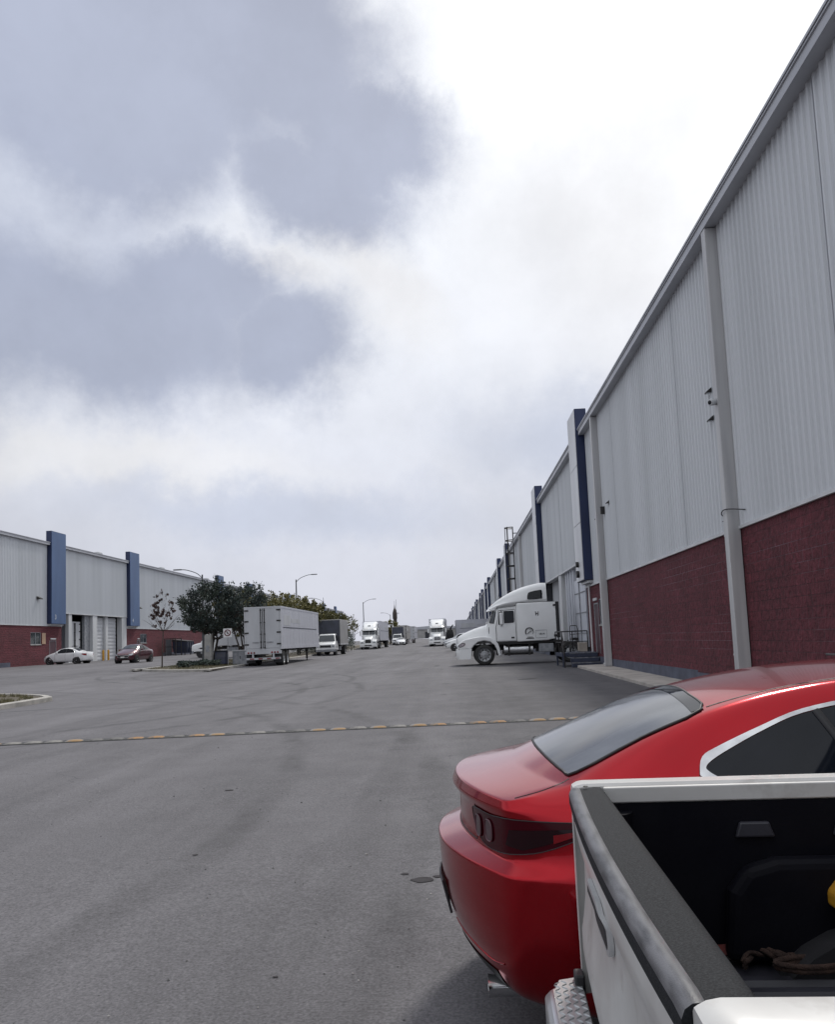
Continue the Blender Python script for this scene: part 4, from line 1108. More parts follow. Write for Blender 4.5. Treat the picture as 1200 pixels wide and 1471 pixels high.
    for (h0, h1, z0, z1) in doors:
        mb = MB(); xi = face - s*.08
        mb.box(min(xi, xi + s*.05), max(xi, xi + s*.05), h0 + .05, h1 - .05, z0, z1 - .05)
        do = mb.build('door', maroon_door, **W)
        mb = MB()
        for bx in ((h0, h0+.05, z0, z1), (h1-.05, h1, z0, z1), (h0+.05, h1-.05, z1-.05, z1)):
            mb.box(min(xi - s*.02, xi + s*.09), max(xi - s*.02, xi + s*.09), *bx)
        mb.build('door_frame', steel_grey, do, world=True)
        mb = MB(); mb.tube([(xi + s*.05, h1 - .15, z0 + 1.0), (xi + s*.10, h1 - .15, z0 + 1.0), (xi + s*.10, h1 - .28, z0 + 1.0)], .012, 6); mb.build('door_handle', chrome, do, world=True)
        mb = MB(); mb.box(min(face, face + s*.06), max(face, face + s*.06), h0 + .15, h1 - .1, z1 + .1, z1 + .22); mb.build('door_lamp', trim_white, do, world=True, bevel=.01)
    return t, W, face, s, gzx
maroon_door = mat('maroon_door', (.075, .03, .042), .5, 0, (.055, .022, .03), 1.5)

# --- right-hand warehouse
XR = 6.2
t, W, fc, s, gx = warehouse('warehouse', 'long grey ribbed warehouse with maroon block base and white pylons beside the sidewalk', XR, -1, -14, 420, 3.72, 10.45,
    [37.0, 56.1, 90.6, 107.6, 140.9, 154.8, 176, 190, 222, 236, 270, 285, 320, 335], 2.15, 11.66, 3.78, [(39.2, 56.1), (92.8, 107.6), (143.1, 154.8)],
    [-1, 18.1, 33.9, 59.6, 73.5, 88, 122, 170, 205, 255], True, 5.0,
    windows=[(34.55, 36.2, 1.95, 3.05)], doors=[(36.35, 37.45, .72, 2.9)])
def dock_right():
    # recess behind the opening, ribbed dock curtain, jambs and a roller door
    def bay(a, b, full):
        mb = MB(); z0 = gx(a) - .3
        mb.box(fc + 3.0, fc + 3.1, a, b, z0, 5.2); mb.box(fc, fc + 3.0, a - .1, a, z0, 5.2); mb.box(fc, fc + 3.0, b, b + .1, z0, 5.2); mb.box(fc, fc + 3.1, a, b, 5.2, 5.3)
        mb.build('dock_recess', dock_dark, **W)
        n = int((b - a) / 4.2)
        for k in range(n):
            y0 = a + .5 + k*(b - a - .6)/n; y1 = y0 + 3.0
            mb = MB(); ribbed(mb, fc + 1.4 + .4*(k % 2), -1, y0, y1, gx(a) + 1.15, 4.9, .42, .14); mb.build('roller_door', curtain_white if k % 2 == 0 else roller_grey, **W)
            mb = MB(); mb.box(fc + .6, fc + 1.9, y0 - .28, y0 - .02, gx(a), 5.2); mb.build('door_jamb', trim_white, bevel=.01, **W)
            mb = MB(); mb.box(fc + .3, fc + 2.8, y0 - .3, y1 + .2, gx(a) - .2, gx(a) + 1.1); mb.build('dock_leveller', dock_dark, **W)
            for yy in (y0 + .2, y1 - .4):
                mb = MB(); mb.box(fc + .16, fc + .3, yy, yy + .22, gx(a) + .7, gx(a) + 1.1); mb.build('dock_bumper', rubber, bevel=.01, **W)
    bay(39.2, 56.1, True); bay(92.8, 107.6, False); bay(143.1, 154.8, False)
    # hanging white vertical panels at the near end of the first bay
    mb = MB(); mb.box(fc + .10, fc + .18, 40.3, 43.8, .95, 4.3); mb.build('dock_panel', curtain_white, bevel=.01, **W)
    mb = MB()
    for q in range(3): mb.box(fc + .07, fc + .10, 40.3, 43.8, 1.6 + q*1.0, 1.64 + q*1.0)
    mb.box(fc + .04, fc + .10, 42.0, 42.06, .95, 4.3); mb.build('panel_rail', steel_grey, **W)
    for q in range(4):
        mb = MB(); y = 44.0 + q*.95; mb.prism([(y, fc + .5), (y + .12, fc + .12), (y + .5, fc + .12), (y + .62, fc + .5)], .95, 5.15, 'z', M=Matrix(((0, 1, 0, 0), (1, 0, 0, 0), (0, 0, 1, 0), (0, 0, 0, 1)))); mb.build('dock_shelter', curtain_white, **W)
    mb = MB(); mb.box(fc - .02, fc + .5, 48.2, 49.2, .4, 5.2); mb.build('dock_post', trim_white, bevel=.01, **W)
    mb = MB(); ribbed(mb, fc + .5, -1, 52.9, 56.0, 1.0, 5.15, .42, .10); mb.build('roller_door', roller_grey, **W)
    mb = MB(); mb.tube([(fc - .1, 37.9, gx(38) + .5), (fc - .1, 37.9, 3.75)], .045, 8); mb.build('conduit', trim_white, smooth=50, **W)
    # wall lamp boxes, cameras and floodlights
    def flood(y, z):
        mb = MB(); mb.prism([(fc - .03, z + .07), (fc - .15, z - .03), (fc - .14, z - .06), (fc - .03, z - .05)], y - .09, y + .09, 'y')
        f = mb.build('floodlight', black_metal, bevel=.01, **W)
        mb = MB(); mb.prism([(fc - .138, z - .061), (fc - .136, z - .066), (fc - .04, z - .056), (fc - .04, z - .051)], y - .07, y + .07, 'y'); mb.build('lamp_glass', lens_clear, f, world=True)
    flood(19.2, 6.42); flood(19.2, 7.08); flood(35.0, 6.38); flood(32.3, 6.62)
    def wcam(y, z, xo=.34):
        mb = MB(); M4 = Matrix.Translation((fc - xo, y, z)) @ Matrix.Rotation(R(-60), 4, 'Z') @ Matrix.Rotation(R(100), 4, 'X')
        mb.lathe([(.0001, -.16), (.06, -.16), (.07, -.13), (.07, .13), (.06, .14)], 14, M4)
        mb.box(fc - xo, fc - .02, y - .02, y + .02, z + .03, z + .07)
        c = mb.build('security_camera', trim_white, smooth=40, **W)
        mb = MB(); mb.lathe([(.0001, .15), (.045, .145), (.05, .139)], 12, M4); mb.build('lens', glass_dark, c, world=True)
    wcam(18.05, 6.5); wcam(18.3, 9.5, .1)
    mb = MB(); mb.box(fc - .2, fc - .03, 33.2, 33.35, 6.3, 6.6); mb.build('junction_box', black_metal, bevel=.01, **W)
    # dock number lamp under the first pylon
    for zz, rr_ in ((4.28, .16), (4.72, .13)):
        mb = MB(); mb.tube([(fc - .46, 38.2, zz), (fc - .58, 38.2, zz)], rr_, 12); mb.build('dock_signal_light', black_metal, smooth=50, **W)
    # loose cable across the first column
    mb = MB(); mb.tube(catmull([(fc - .02, 17.6, 4.05), (fc - .3, 17.95, 4.12), (fc - .31, 18.25, 4.06), (fc - .08, 18.6, 3.98), (fc - .05, 19.0, 3.99)], 6), .012, 5); mb.build('cable', wire_black, **W)
    # caged roof ladder
    y0 = 79.5; zt = 12.0; x = fc - .28
    mb = MB()
    for yy in (y0, y0 + .5): mb.tube([(x, yy, 2.6), (x, yy, zt)], .035, 6)
    for k in range(31): mb.tube([(x, y0, 2.7 + k*.3), (x, y0 + .5, 2.7 + k*.3)], .02, 5)
    ld = mb.build('roof_ladder', black_metal, **W)
    mb = MB()
    for k in range(7):
        z = 4.6 + k*1.22; hoop = [(x - .75*math.sin(a), y0 + .25 - .62*math.cos(a), z) for a in [PI*q/10 for q in range(11)]]
        mb.tube(hoop, .05, 5)
    for a in (.25, .5, .75): mb.tube([(x - .75*math.sin(a*PI), y0 + .25 - .62*math.cos(a*PI), 4.6), (x - .75*math.sin(a*PI), y0 + .25 - .62*math.cos(a*PI), zt)], .035, 5)
    mb.build('ladder_cage', black_metal, ld, world=True)
    mb = MB(); mb.tube([(x, y0 + .5, zt - .6), (fc + 1.2, y0 + .5, zt - .6)], .03, 5); mb.tube([(x, y0, zt - .6), (fc + 1.2, y0, zt - .6)], .03, 5); mb.build('ladder_rail', steel_grey, ld, world=True)
dock_right()

# --- left-hand warehouse
XL = -38.0
t, W, fc, s, gx = warehouse('warehouse', 'grey ribbed warehouse with broad blue pylons beyond the parked white and maroon cars', XL, 1, 22, 284, 4.37, 11.95,
    [40.5, 76.4, 95.4, 132.1, 151.8, 188.7, 208.7, 239.5, 263], 2.9, 13.3, 3.75, [(79.3, 95.4), (135, 151.8), (191.6, 208.7)],
    [30, 60, 170, 225], False, 5.62, num=['', '3', '4', '5', '6'],
    windows=[(73.4, 75.3, 2.65, 3.75), (99.5, 101.6, 2.65, 3.75)], doors=[(76.9, 78.2, .85, 3.0), (98.45, 99.3, .9, 3.0)])
def dock_left():
    z0 = gx(80)
    def col(y0, y1, x0, x1, m, name='door_jamb', zb=None):
        mb = MB(); mb.box(fc - x1, fc - x0, y0, y1, z0 - .1 if zb is None else zb, 5.6); mb.build(name, m, bevel=.012, **W)
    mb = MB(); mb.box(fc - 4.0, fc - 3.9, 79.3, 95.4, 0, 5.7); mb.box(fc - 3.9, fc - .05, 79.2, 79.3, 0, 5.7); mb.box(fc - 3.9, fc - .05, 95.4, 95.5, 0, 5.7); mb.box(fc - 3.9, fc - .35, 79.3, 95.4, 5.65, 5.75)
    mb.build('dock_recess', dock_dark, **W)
    col(80.8, 81.5, .0, .35, trim_white); col(86.3, 87.4, .0, .6, trim_white); col(90.1, 90.75, .25, .6, trim_white); col(94.0, 95.35, .0, .6, trim_white); col(85.0, 86.25, .3, .6, steel_grey, 'side_panel')
    for a, b in ((87.4, 90.05), (90.8, 93.5)):
        mb = MB(); n = 24
        rings = []
        z = z0; vs = []
        for i in range(n + 1):
            zz = z0 + (5.5 - z0)*i/n; vs += [(fc - .55 + (.03 if i % 2 else 0), a, zz), (fc - .55 + (.03 if i % 2 else 0), b, zz)]
        mb.add(vs, [(2*i, 2*i+1, 2*i+3, 2*i+2) for i in range(n)])
        mb.build('roller_door', roller_grey, **W)
    for a, b in ((135, 151.8), (191.6, 208.7)):
        mb = MB(); mb.box(fc - 1.2, fc - 1.0, a, b, 0, 5.7); mb.build('dock_recess', dock_dark, **W)
        for k in range(4):
            y = a + .4 + k*(b-a-.5)/4; mb = MB(); mb.box(fc - .9, fc - .8, y, y + 3.0, z0, 5.6); mb.build('roller_door', roller_grey, **W)
            mb = MB(); mb.box(fc - .9, fc - .02, y + 3.05, y + 3.75, z0, 5.6); mb.build('door_jamb', trim_white, **W)
    mb = MB(); mb.box(fc + .01, fc + .05, 75.42, 76.1, 2.68, 3.7); mb.build('notice_board', mat('notice_board_tan', (.45, .30, .20), .6), bevel=.01, **W)
    for y, z in ((74.6, 6.9), (99.0, 6.9), (117, 7.1)):
        mb = MB(); mb.prism([(fc + .04, z + .14), (fc + .42, z - .08), (fc + .40, z - .16), (fc + .04, z - .12)], y - .22, y + .22, 'y'); mb.build('floodlight', black_metal, bevel=.01, **W)
    for y in (88.5, 108.0, 128.):
        mb = MB(); M4 = Matrix.Translation((fc - .4, y, 12.2)); mb.lathe([(.5, 0), (.5, .18), (.42, .30), (.2, .36), (.0001, .37)], 14, M4); mb.build('roof_vent', galv, smooth=40, **W)
dock_left()

# bollards in front of the left docks
def bollard():
    t = thing('bollard', 'yellow bollard next to the white car tail, left of the pair', 'bollard', group='yellow bollards by the roller doors')
    mb = MB(); mb.lathe([(.11, 0), (.11, 1.02), (.09, 1.09), (.04, 1.12), (.0001, 1.125)], 14); mb.build('post', yellow_paint, t, smooth=40)
    mb = MB(); mb.lathe([(.18, 0), (.18, .03), (.115, .035)], 14); mb.build('base_plate', concrete, t)
    return t
b0 = bollard(); put(b0, (-36.6, 85.6, gz(-36.6, 85)))
put(copy_tree(b0), (-36.6, 86.9, gz(-36.6, 86.9)), None, 'yellow bollard in front of the white pillar, right of the pair')
put(copy_tree(b0), (-36.9, 90.6, gz(-36.9, 90.6)), None, 'single yellow bollard between the two closed roller doors')

# dock stairs on the right
def dock_stairs():
    t = thing('dock_stairs', 'navy steel steps and railed platform against the right warehouse wall', 'stairs', (5.5, 37, gz(5, 37)))
    W = dict(parent=t, world=True); g = gz(5, 37) + .0
    zt = .78
    nst = mat('navy_step_paint', (.04, .05, .085), .55, 0, (.028, .035, .06), 4)
    edge = mat('worn_step_nosing', (.22, .23, .26), .5, 0, (.10, .11, .13), 8)
    for k in range(3):
        y0 = 36.3 + k*.3; z = g + (zt - g)*(k+1)/3
        mb = MB(); mb.box(4.95, 6.15, y0, 38.6 if k == 2 else y0 + .32, z - .19, z); st = mb.build('step', nst, bevel=.008, **W)
        mb = MB(); mb.box(4.94, 6.16, y0 - .012, y0 + .04, z - .035, z + .004); mb.build('nosing', edge, st, world=True)
    mb = MB(); mb.box(4.6, 6.18, 38.6, 39.25, zt - .16, zt); mb.box(4.6, 4.95, 36.95, 38.6, zt - .16, zt)
    for x, y in ((4.66, 37.0), (4.66, 39.15), (6.1, 39.15)): mb.box(x - .04, x + .04, y - .04, y + .04, g - .05, zt - .16)
    mb.build('platform', nst, bevel=.006, **W)
    mb = MB()
    rail = [(4.63, 36.35, g + .95), (4.63, 37.0, 1.72), (4.63, 39.2, 1.72), (6.1, 39.2, 1.72)]
    mb.tube(rail, .028, 7); mb.tube([(a, b, c - .48) for a, b, c in rail], .022, 7)
    mb.tube([(4.63, 36.35, g), (4.63, 36.35, g + .95)], .028, 7)
    for x, y in ((4.63, 37.0), (4.63, 38.1), (4.63, 39.2), (5.4, 39.2), (6.1, 39.2)): mb.tube([(x, y, zt - .1), (x, y, 1.72)], .026, 7)
    mb.build('handrail', black_metal, smooth=50, **W)
    # hand truck left standing on the platform
    h = thing('hand_truck', 'small dark hand truck standing on the railed dock platform', 'hand truck', (5.45, 38.9, zt))
    mb = MB()
    for x in (-.18, .18): mb.tube(catmull([(x, -.12, .12), (x, 0, .6), (x, .03, 1.05), (x*.7, .10, 1.2)], 5), .018, 6)
    mb.tube([(-.126, .10, 1.2), (.126, .10, 1.2)], .018, 6)
    for z in (.3, .55, .8): mb.tube([(-.18, -.06 + z*.06, z), (.18, -.06 + z*.06, z)], .013, 5)
    mb.build('frame', black_metal, h, smooth=50)
    mb = MB(); mb.box(-.2, .2, -.32, -.1, .02, .035); mb.build('toe_plate', steel_grey, h)
    for x in (-.22, .22):
        mb = MB(); mb.lathe([(.03, -.03), (.11, -.03), (.12, 0), (.11, .03), (.03, .03)], 14, Matrix.Translation((x, -.08, .12)) @ Matrix.Rotation(PI/2, 4, 'Y')); mb.build('wheel', rubber, h, smooth=40)
    d = thing('parcel', 'pale cardboard parcel under the rail of the dock platform', 'parcel', (5.78, 38.75, zt))
    mb = MB(); mb.box(-.2, .2, -.15, .15, 0, .42); mb.build('carton', mat('carton', (.42, .38, .33), .8), d, bevel=.01)
    mb = MB(); mb.box(-.205, .205, -.03, .03, .41, .424); mb.build('tape', trim_white, d)
dock_stairs()
# ------------------------------------------------------------------ lorries
def rrect(x, wb, wt, zb, zt, r, n=4, yo=0):
    """rounded trapezoid section at x (points in y,z)"""
    out = []; r = min(r, wb*.9, wt*.9, (zt-zb)*.45)
    for (cy, cz, a0) in ((wt - r, zt - r, 0), (-wt + r, zt - r, 90), (-wb + r*.6, zb + r*.6, 180), (wb - r*.6, zb + r*.6, 270)):
        rr = r if cz > (zt+zb)/2 else r*.6
        for k in range(n + 1):
            a = R(a0 + 90*k/n); out.append(Vector((x, cy + rr*math.cos(a) + yo, cz + rr*math.sin(a))))
    return out

def tractor(name, label, group=None, emblem=True):
    """conventional sleeper tractor; nose at x=0, running to +x; ground z=0"""
    t = thing(name, label, 'tractor truck', group=group)
    P = truck_white
    # bonnet
    mb = MB()
    mb.loft([rrect(x, wb, wt, zb, zt, r, 6) for x, wb, wt, zb, zt, r in (
        (.05, .46, .44, .80, 1.38, .12), (.12, .56, .50, .80, 1.50, .2), (.3, .66, .56, .84, 1.60, .26), (.6, .74, .62, .95, 1.74, .3), (.95, .80, .68, 1.05, 1.87, .3), (1.3, .86, .76, 1.10, 1.97, .3), (1.68, .96, .86, 1.1, 2.06, .28))])
    hood = mb.build('bonnet', P, t, smooth=60)
    # grille
    mb = MB(); mb.loft([rrect(.035, .42, .40, .92, 1.40, .1), rrect(.06, .43, .41, .90, 1.42, .1)]); gr = mb.build('grille', black_plastic, t, smooth=50)
    mb = MB()
    for k in range(6): mb.box(.012, .036, -.39, .39, .97 + k*.075, .99 + k*.075)
    mb.box(.01, .036, -.015, .015, .94, 1.40); mb.tube([(.02, -.42, .95), (.02, -.41, 1.36), (.025, -.3, 1.43), (.025, .3, 1.43), (.02, .41, 1.36), (.02, .42, .95)], .022, 6)
    mb.build('grille_trim', chrome, gr, smooth=40)
    # wings arched over the front wheels
    for s in (1, -1):
        mb = MB(); rings = []
        y0, y1 = s*.62, s*1.20
        arc = []
        for k in range(15):
            a = R(196 - k*(196 + 12)/14); arc.append((1.41 - .02 + .74*math.cos(a)*(1.0 if math.cos(a) < 0 else 1.05), .56 + .70*math.sin(a)))
        outer = [(.04 + .0, .86), (.10, 1.06), (.22, 1.22), (.42, 1.33), (.75, 1.40), (1.1, 1.45), (1.45, 1.46), (1.75, 1.38), (2.0, 1.22), (2.12, 1.08), (2.2, .85), (2.26, .42)]
        poly = [(x, z) for x, z in outer]
        inner = [(2.14, .42), (2.06, .75), (1.94, 1.0), (1.72, 1.18), (1.41, 1.24), (1.1, 1.18), (.9, 1.02), (.78, .86)]
        mb.prism(poly + inner, min(y0, y1), max(y0, y1), 'y')
        w = mb.build('wing', P, t, smooth=40, bevel=.05, seg=3)
        # headlight set into the wing's nose
        mb = MB()
        el = [Vector((.27 + .17*math.cos(a)*1.0, s*1.205, 1.06 + .085*math.sin(a) + .05*math.cos(a))) for a in [2*PI*q/16 for q in range(16)]]
        el2 = [p + Vector((.02, -s*.03, 0)) for p in el]
        mb.loft([el2, [p + Vector((0, s*.004, 0)) for p in el]], capa=False)
        hl = mb.build('headlight', lens_clear, t, smooth=40)
        mb = MB(); mb.tube([p + Vector((0, s*.004, 0)) for p in el], .014, 6, closed=True); mb.build('headlight_rim', black_plastic, hl)
        mb = MB(); mb.loft([[Vector((.045 + .10*abs(math.cos(a))**2*0 - .012, s*(.88) + .22*math.cos(a), 1.0 + .11*math.sin(a))) for a in [2*PI*q/14 for q in range(14)]], [Vector((.10, s*.88 + .22*math.cos(a), 1.0 + .11*math.sin(a))) for a in [2*PI*q/14 for q in range(14)]]])
        mb.build('front_lamp', lens_clear, hl, smooth=40)
        # wheels
        wheel(t, 1.41, s*1.05, .52, .30, s, style='steel')
        for xw in (5.75, 7.05): wheel(t, xw, s*.98, .52, .56, s, style='steel')
        mb = MB(); mb.loft([[Vector((1.41 + .63*math.cos(a), s*yy, .56 + .63*math.sin(a))) for a in [R(-8 + k*196/14) for k in range(15)]] for yy in (.5, 1.15)], capa=False, capb=False); mb.build('wheel_well', black_plastic, t)
    # bumper
    mb = MB(); rings = []
    for i in range(17):
        v = -1 + i/8; e = abs(v)**3*.20
        rings.append([Vector((e + dx, v*1.22, z)) for dx, z in ((-.02, .36), (-.06, .46), (-.06, .74), (-.02, .86), (.12, .87), (.14, .38))])
    mb.loft(rings)
    for s in (1, -1): mb.prism([(.10, .36), (.16, .86), (.77, .86), (.70, .34), (.3, .33)], min(s*1.14, s*1.225), max(s*1.14, s*1.225), 'y')
    bp = mb.build('bumper', P, t, smooth=35)
    mb = MB(); mb.box(-.065, .0, -.5, .5, .50, .66); mb.build('bumper_intake', black_plastic, bp, bevel=.02)
    # cab: lower cab, pillars, roof cap up to the fairing
    mb = MB()
    mb.loft([rrect(x, wb, wt, zb, zt, r, 5) for x, wb, wt, zb, zt, r in (
        (1.60, 1.00, .94, 1.12, 2.06, .16), (1.72, 1.04, .96, 1.12, 2.24, .16), (1.86, 1.07, .96, 1.12, 2.52, .18), (2.02, 1.09, .96, 1.12, 2.82, .2), (2.2, 1.10, 1.0, 1.12, 2.95, .2), (3.12, 1.12, 1.05, 1.12, 3.02, .2))])
    cab = mb.build('cab', P, t, smooth=40)
    # windscreen: two panes on the raked front
    B = Body(cab.data)
    for s in (1, -1):
        B.patch([(s*.03, 2.12), (s*.80, 2.12), (s*.90, 2.2), (s*.84, 2.70), (s*.03, 2.74)], ('rear',), 'windscreen', glass_wind, t, off=.008, res=.12, rim=black_plastic, rim_r=.014, rim_name='windscreen_seal')
        B.patch([(2.20, 2.03), (2.26, 2.66), (2.42, 2.68), (2.42, 2.03)], ('side', s), 'quarter_window', glass_dark, t, off=.01, res=.12, rim=black_plastic, rim_r=.012)
        B.patch([(2.50, 2.10), (2.50, 2.70), (2.98, 2.70), (3.0, 2.64), (3.0, 2.14), (2.95, 2.10)], ('side', s), 'side_window', glass_dark, t, off=.01, res=.12, rim=black_plastic, rim_r=.012)
        mb = MB()
        B.line([(2.06, 1.16), (2.06, 1.9), (2.16, 2.3), (2.22, 2.74), (3.06, 2.78), (3.08, 1.16), (2.06, 1.16)], ('side', s), '', None, None, r=.013, mb=mb); mb.build('door_seam', black_plastic, t)
        B.patch([(1.735, 2.14), (1.96, 2.10), (2.10, 2.70), (1.995, 2.70)], ('side', s), 'windscreen_side', glass_wind, t, off=.012, res=.1, rim=black_plastic, rim_r=.018)
        mb = MB(); mb.tube([(1.70, s*.985, 1.16), (1.70, s*.985, 1.75), (1.70, s*.93, 2.04)], .018, 6); mb.build('bonnet_seam', black_plastic, t)
        h = B.hit(('side', s), 2.9, 1.35)[0]
        mb = MB(); mb.box(2.82, 2.98, h.y - .02, h.y + .025, 1.30, 1.38); mb.build('door_handle', black_plastic, t, bevel=.01)
        # mirror on its arms
        mb = MB(); mb.box(2.26, 2.40, s*1.34 - .10, s*1.34 + .10, 2.02, 2.62); mr = mb.build('mirror', P, t, bevel=.03, seg=3)
        mb = MB(); mb.box(2.40, 2.405, s*1.34 - .08, s*1.34 + .08, 2.06, 2.58); mb.build('mirror_glass', chrome, mr)
        mb = MB(); mb.tube([(2.34, s*1.02, 2.74), (2.34, s*1.34, 2.70), (2.34, s*1.34, 1.96), (2.34, s*1.06, 1.92)], .016, 6); mb.build('mirror_arm', black_metal, mr)
        mb = MB(); mb.loft([[Vector((1.62 + dx, s*.90 + dy, 1.98 + dz)) for dx, dz in ((0,0),(.06,0),(.06,.22),(0,.22))] for dy in (-.05, .05)]); mb.build('bonnet_mirror', P, t, bevel=.02)
    # sun visor
    mb = MB(); rings = []
    for i in range(13):
        v = -1 + i/6; rings.append([Vector((1.68 + .16*v*v + dx, v*1.02, z)) for dx, z in ((-.04, 2.74), (-.02, 2.80), (.12, 2.93), (.30, 2.93), (.30, 2.80), (.04, 2.76))])
    mb.loft(rings); mb.build('visor', P, t, smooth=40)
    # roof fairing sweeping up over the sleeper
    mb = MB()
    mb.loft([rrect(x, wb, wt, zb, zt, r, 6) for x, wb, wt, zb, zt, r in (
        (1.76, .9, .70, 2.80, 2.93, .08), (1.92, .98, .76, 2.84, 3.06, .16), (2.15, 1.04, .84, 2.90, 3.24, .24), (2.5, 1.08, .90, 2.95, 3.46, .3), (3.0, 1.12, .97, 2.98, 3.72, .34), (3.5, 1.17, 1.04, 3.02, 3.90, .34), (4.0, 1.19, 1.08, 3.08, 4.02, .32), (4.45, 1.2, 1.10, 3.08, 4.09, .3), (4.72, 1.2, 1.10, 3.08, 4.08, .3))])
    fr = mb.build('roof_fairing', P, t, smooth=50)
    FB = Body(fr.data)
    for s in (1, -1):
        FB.patch([(3.74, 3.30), (3.78, 3.52), (3.90, 3.62), (4.40, 3.70), (4.48, 3.64), (4.48, 3.32), (4.42, 3.27), (3.82, 3.25)], ('side', s), 'upper_window', glass_dark, t, off=.008, res=.1, smooth_k=2, rim=black_plastic, rim_r=.014)
    mb = MB()
    for s in (1, -1):
        mb = MB(); mb.tube([(1.80, s*.93, 2.80), (2.2, s*1.06, 2.86), (3.1, s*1.12, 2.95), (3.14, s*1.14, 3.09), (5.1, s*1.215, 3.10)], .016, 6); mb.build('roof_seam', black_plastic, t)
    # sleeper box
    mb = MB(); mb.loft([rrect(x, wb, wt, zb, zt, r, 4) for x, wb, wt, zb, zt, r in ((3.13, 1.14, 1.12, 1.12, 3.06, .06), (3.2, 1.2, 1.2, 1.12, 3.08, .08), (4.6, 1.22, 1.22, 1.14, 3.12, .08), (5.12, 1.22, 1.22, 1.22, 3.12, .08))])
    sl = mb.build('sleeper', P, t, smooth=40)
    for s in (1, -1):
        mb = MB(); mb.box(5.12, 5.30, min(s*1.13, s*1.22), max(s*1.13, s*1.22), 1.25, 3.08); mb.build('side_extender', black_plastic, t, bevel=.02)
        # luggage hatch, small latch plates, emblem and number
        mb = MB(); P4 = [(4.05, s*1.228, 1.28), (4.62, s*1.228, 1.28), (4.62, s*1.228, 1.66), (4.05, s*1.228, 1.66)]; mb.tube(P4, .009, 5, closed=True); mb.build('hatch_seam', steel_grey, sl)
        rot = Matrix.Rotation(PI/2, 4, 'X') if s < 0 else (Matrix.Rotation(PI, 4, 'Z') @ Matrix.Rotation(PI/2, 4, 'X'))
        if emblem:
            mb = MB()
            ring = [(3.74 + .20*math.cos(a), s*1.228, 1.60 + .20*math.sin(a)) for a in [R(-40 + q*15) for q in range(18)]]
            mb.tube(ring, [.006 + .022*min(1, q/6) for q in range(18)], 5)
            mb.tube([(3.66, s*1.228, 1.50), (3.74, s*1.228, 1.60), (3.84, s*1.228, 1.60), (3.86, s*1.228, 1.68), (3.76, s*1.228, 1.70)], .014, 5)
            mb.box(3.56, 3.96, s*1.228 - .004, s*1.228 + .004, 1.25, 1.29); mb.box(3.62, 3.90, s*1.228 - .004, s*1.228 + .004, 1.32, 1.345)
            mb.tube([(4.10, s*1.228, 2.62), (4.11, s*1.228, 2.42)], .018, 5); mb.tube([(4.24, s*1.228, 2.62), (4.22, s*1.228, 2.40)], .018, 5); mb.tube([(4.10, s*1.228, 2.52), (4.24, s*1.228, 2.52)], .022, 5)
            mb.build('emblem', letter_black, sl)
            me = lettering('1814', .15, Matrix.Translation((4.36, s*1.228, 1.47)) @ rot, letter_black, sl)
        mb = MB(); mb.box(5.0, 5.12, s*1.235 - .02, s*1.235 + .02, 2.86, 2.95); mb.box(4.98, 5.12, s*1.235 - .02, s*1.235 + .02, 1.30, 1.42); mb.build('latch', black_plastic, sl, bevel=.008)
        # fuel tank with steps, side skirt shadow line
        mb = MB(); mb.tube([(2.42, s*.92, .72), (3.88, s*.92, .72)], .27, 20)
        ft = mb.build('fuel_tank', alu, t, smooth=40)
        mb = MB()
        for x in (2.62, 3.66): mb.box(x, x + .09, s*.92 - .28, s*.92 + .28, .43, 1.01)
        mb.box(2.5, 3.95, s*1.12 - .14, s*1.12 + .08, 1.0, 1.03); mb.box(2.5, 3.9, s*1.12 - .05, s*1.12 + .06, .46, .49)
        mb.build('tank_step', black_metal, ft)
        mb = MB(); mb.box(4.2, 4.95, min(s*.6, s*1.12), max(s*.6, s*1.12), .55, .98); mb.build('battery_box', steel_grey, t, bevel=.03)
        mb = MB(); mb.box(7.72, 7.75, min(s*.68, s*1.25), max(s*.68, s*1.25), .25, .95); mb.build('mud_flap', black_plastic, t)
    # chassis, fifth wheel, exhaust
    mb = MB()
    for s in (1, -1): mb.box(.5, 7.7, s*.44 - .05, s*.44 + .05, .72, 1.02)
    mb.box(2.1, 5.2, -1.05, 1.05, 1.02, 1.12); mb.box(5.65, 5.85, -.9, .9, .45, .62); mb.box(6.95, 7.15, -.9, .9, .45, .62); mb.box(1.3, 1.5, -.95, .95, .42, .6)
    mb.build('chassis', black_metal, t)
    mb = MB(); mb.prism([(5.95, 1.10), (6.0, 1.2), (6.8, 1.2), (7.05, 1.05), (6.9, 1.03)], -.45, .45, 'y'); mb.build('fifth_wheel', black_metal, t, bevel=.02)
    mb = MB()
    for k, y in enumerate((-.5, -.25, .25, .5)):
        mb.box(1.93, 2.0, y - .05, y + .05, 3.06, 3.10)
    mb.build('marker_lamp', lens_amber, t, bevel=.01)
    # roof antenna and small maker's shield on the fairing front
    mb = MB(); mb.tube([(2.3, .95, 3.1), (2.45, 1.0, 4.0)], .01, 5); mb.build('aerial', black_metal, t)
    f0 = FB.hit(('rear',), 0, 3.45)[0]
    mb = MB(); mb.prism([(-.22, 3.50), (.22, 3.50), (.12, 3.40), (.0, 3.26), (-.12, 3.40)], f0.x - .12, f0.x + .02, 'x'); mb.build('fairing_shield', letter_black, t)
    return t

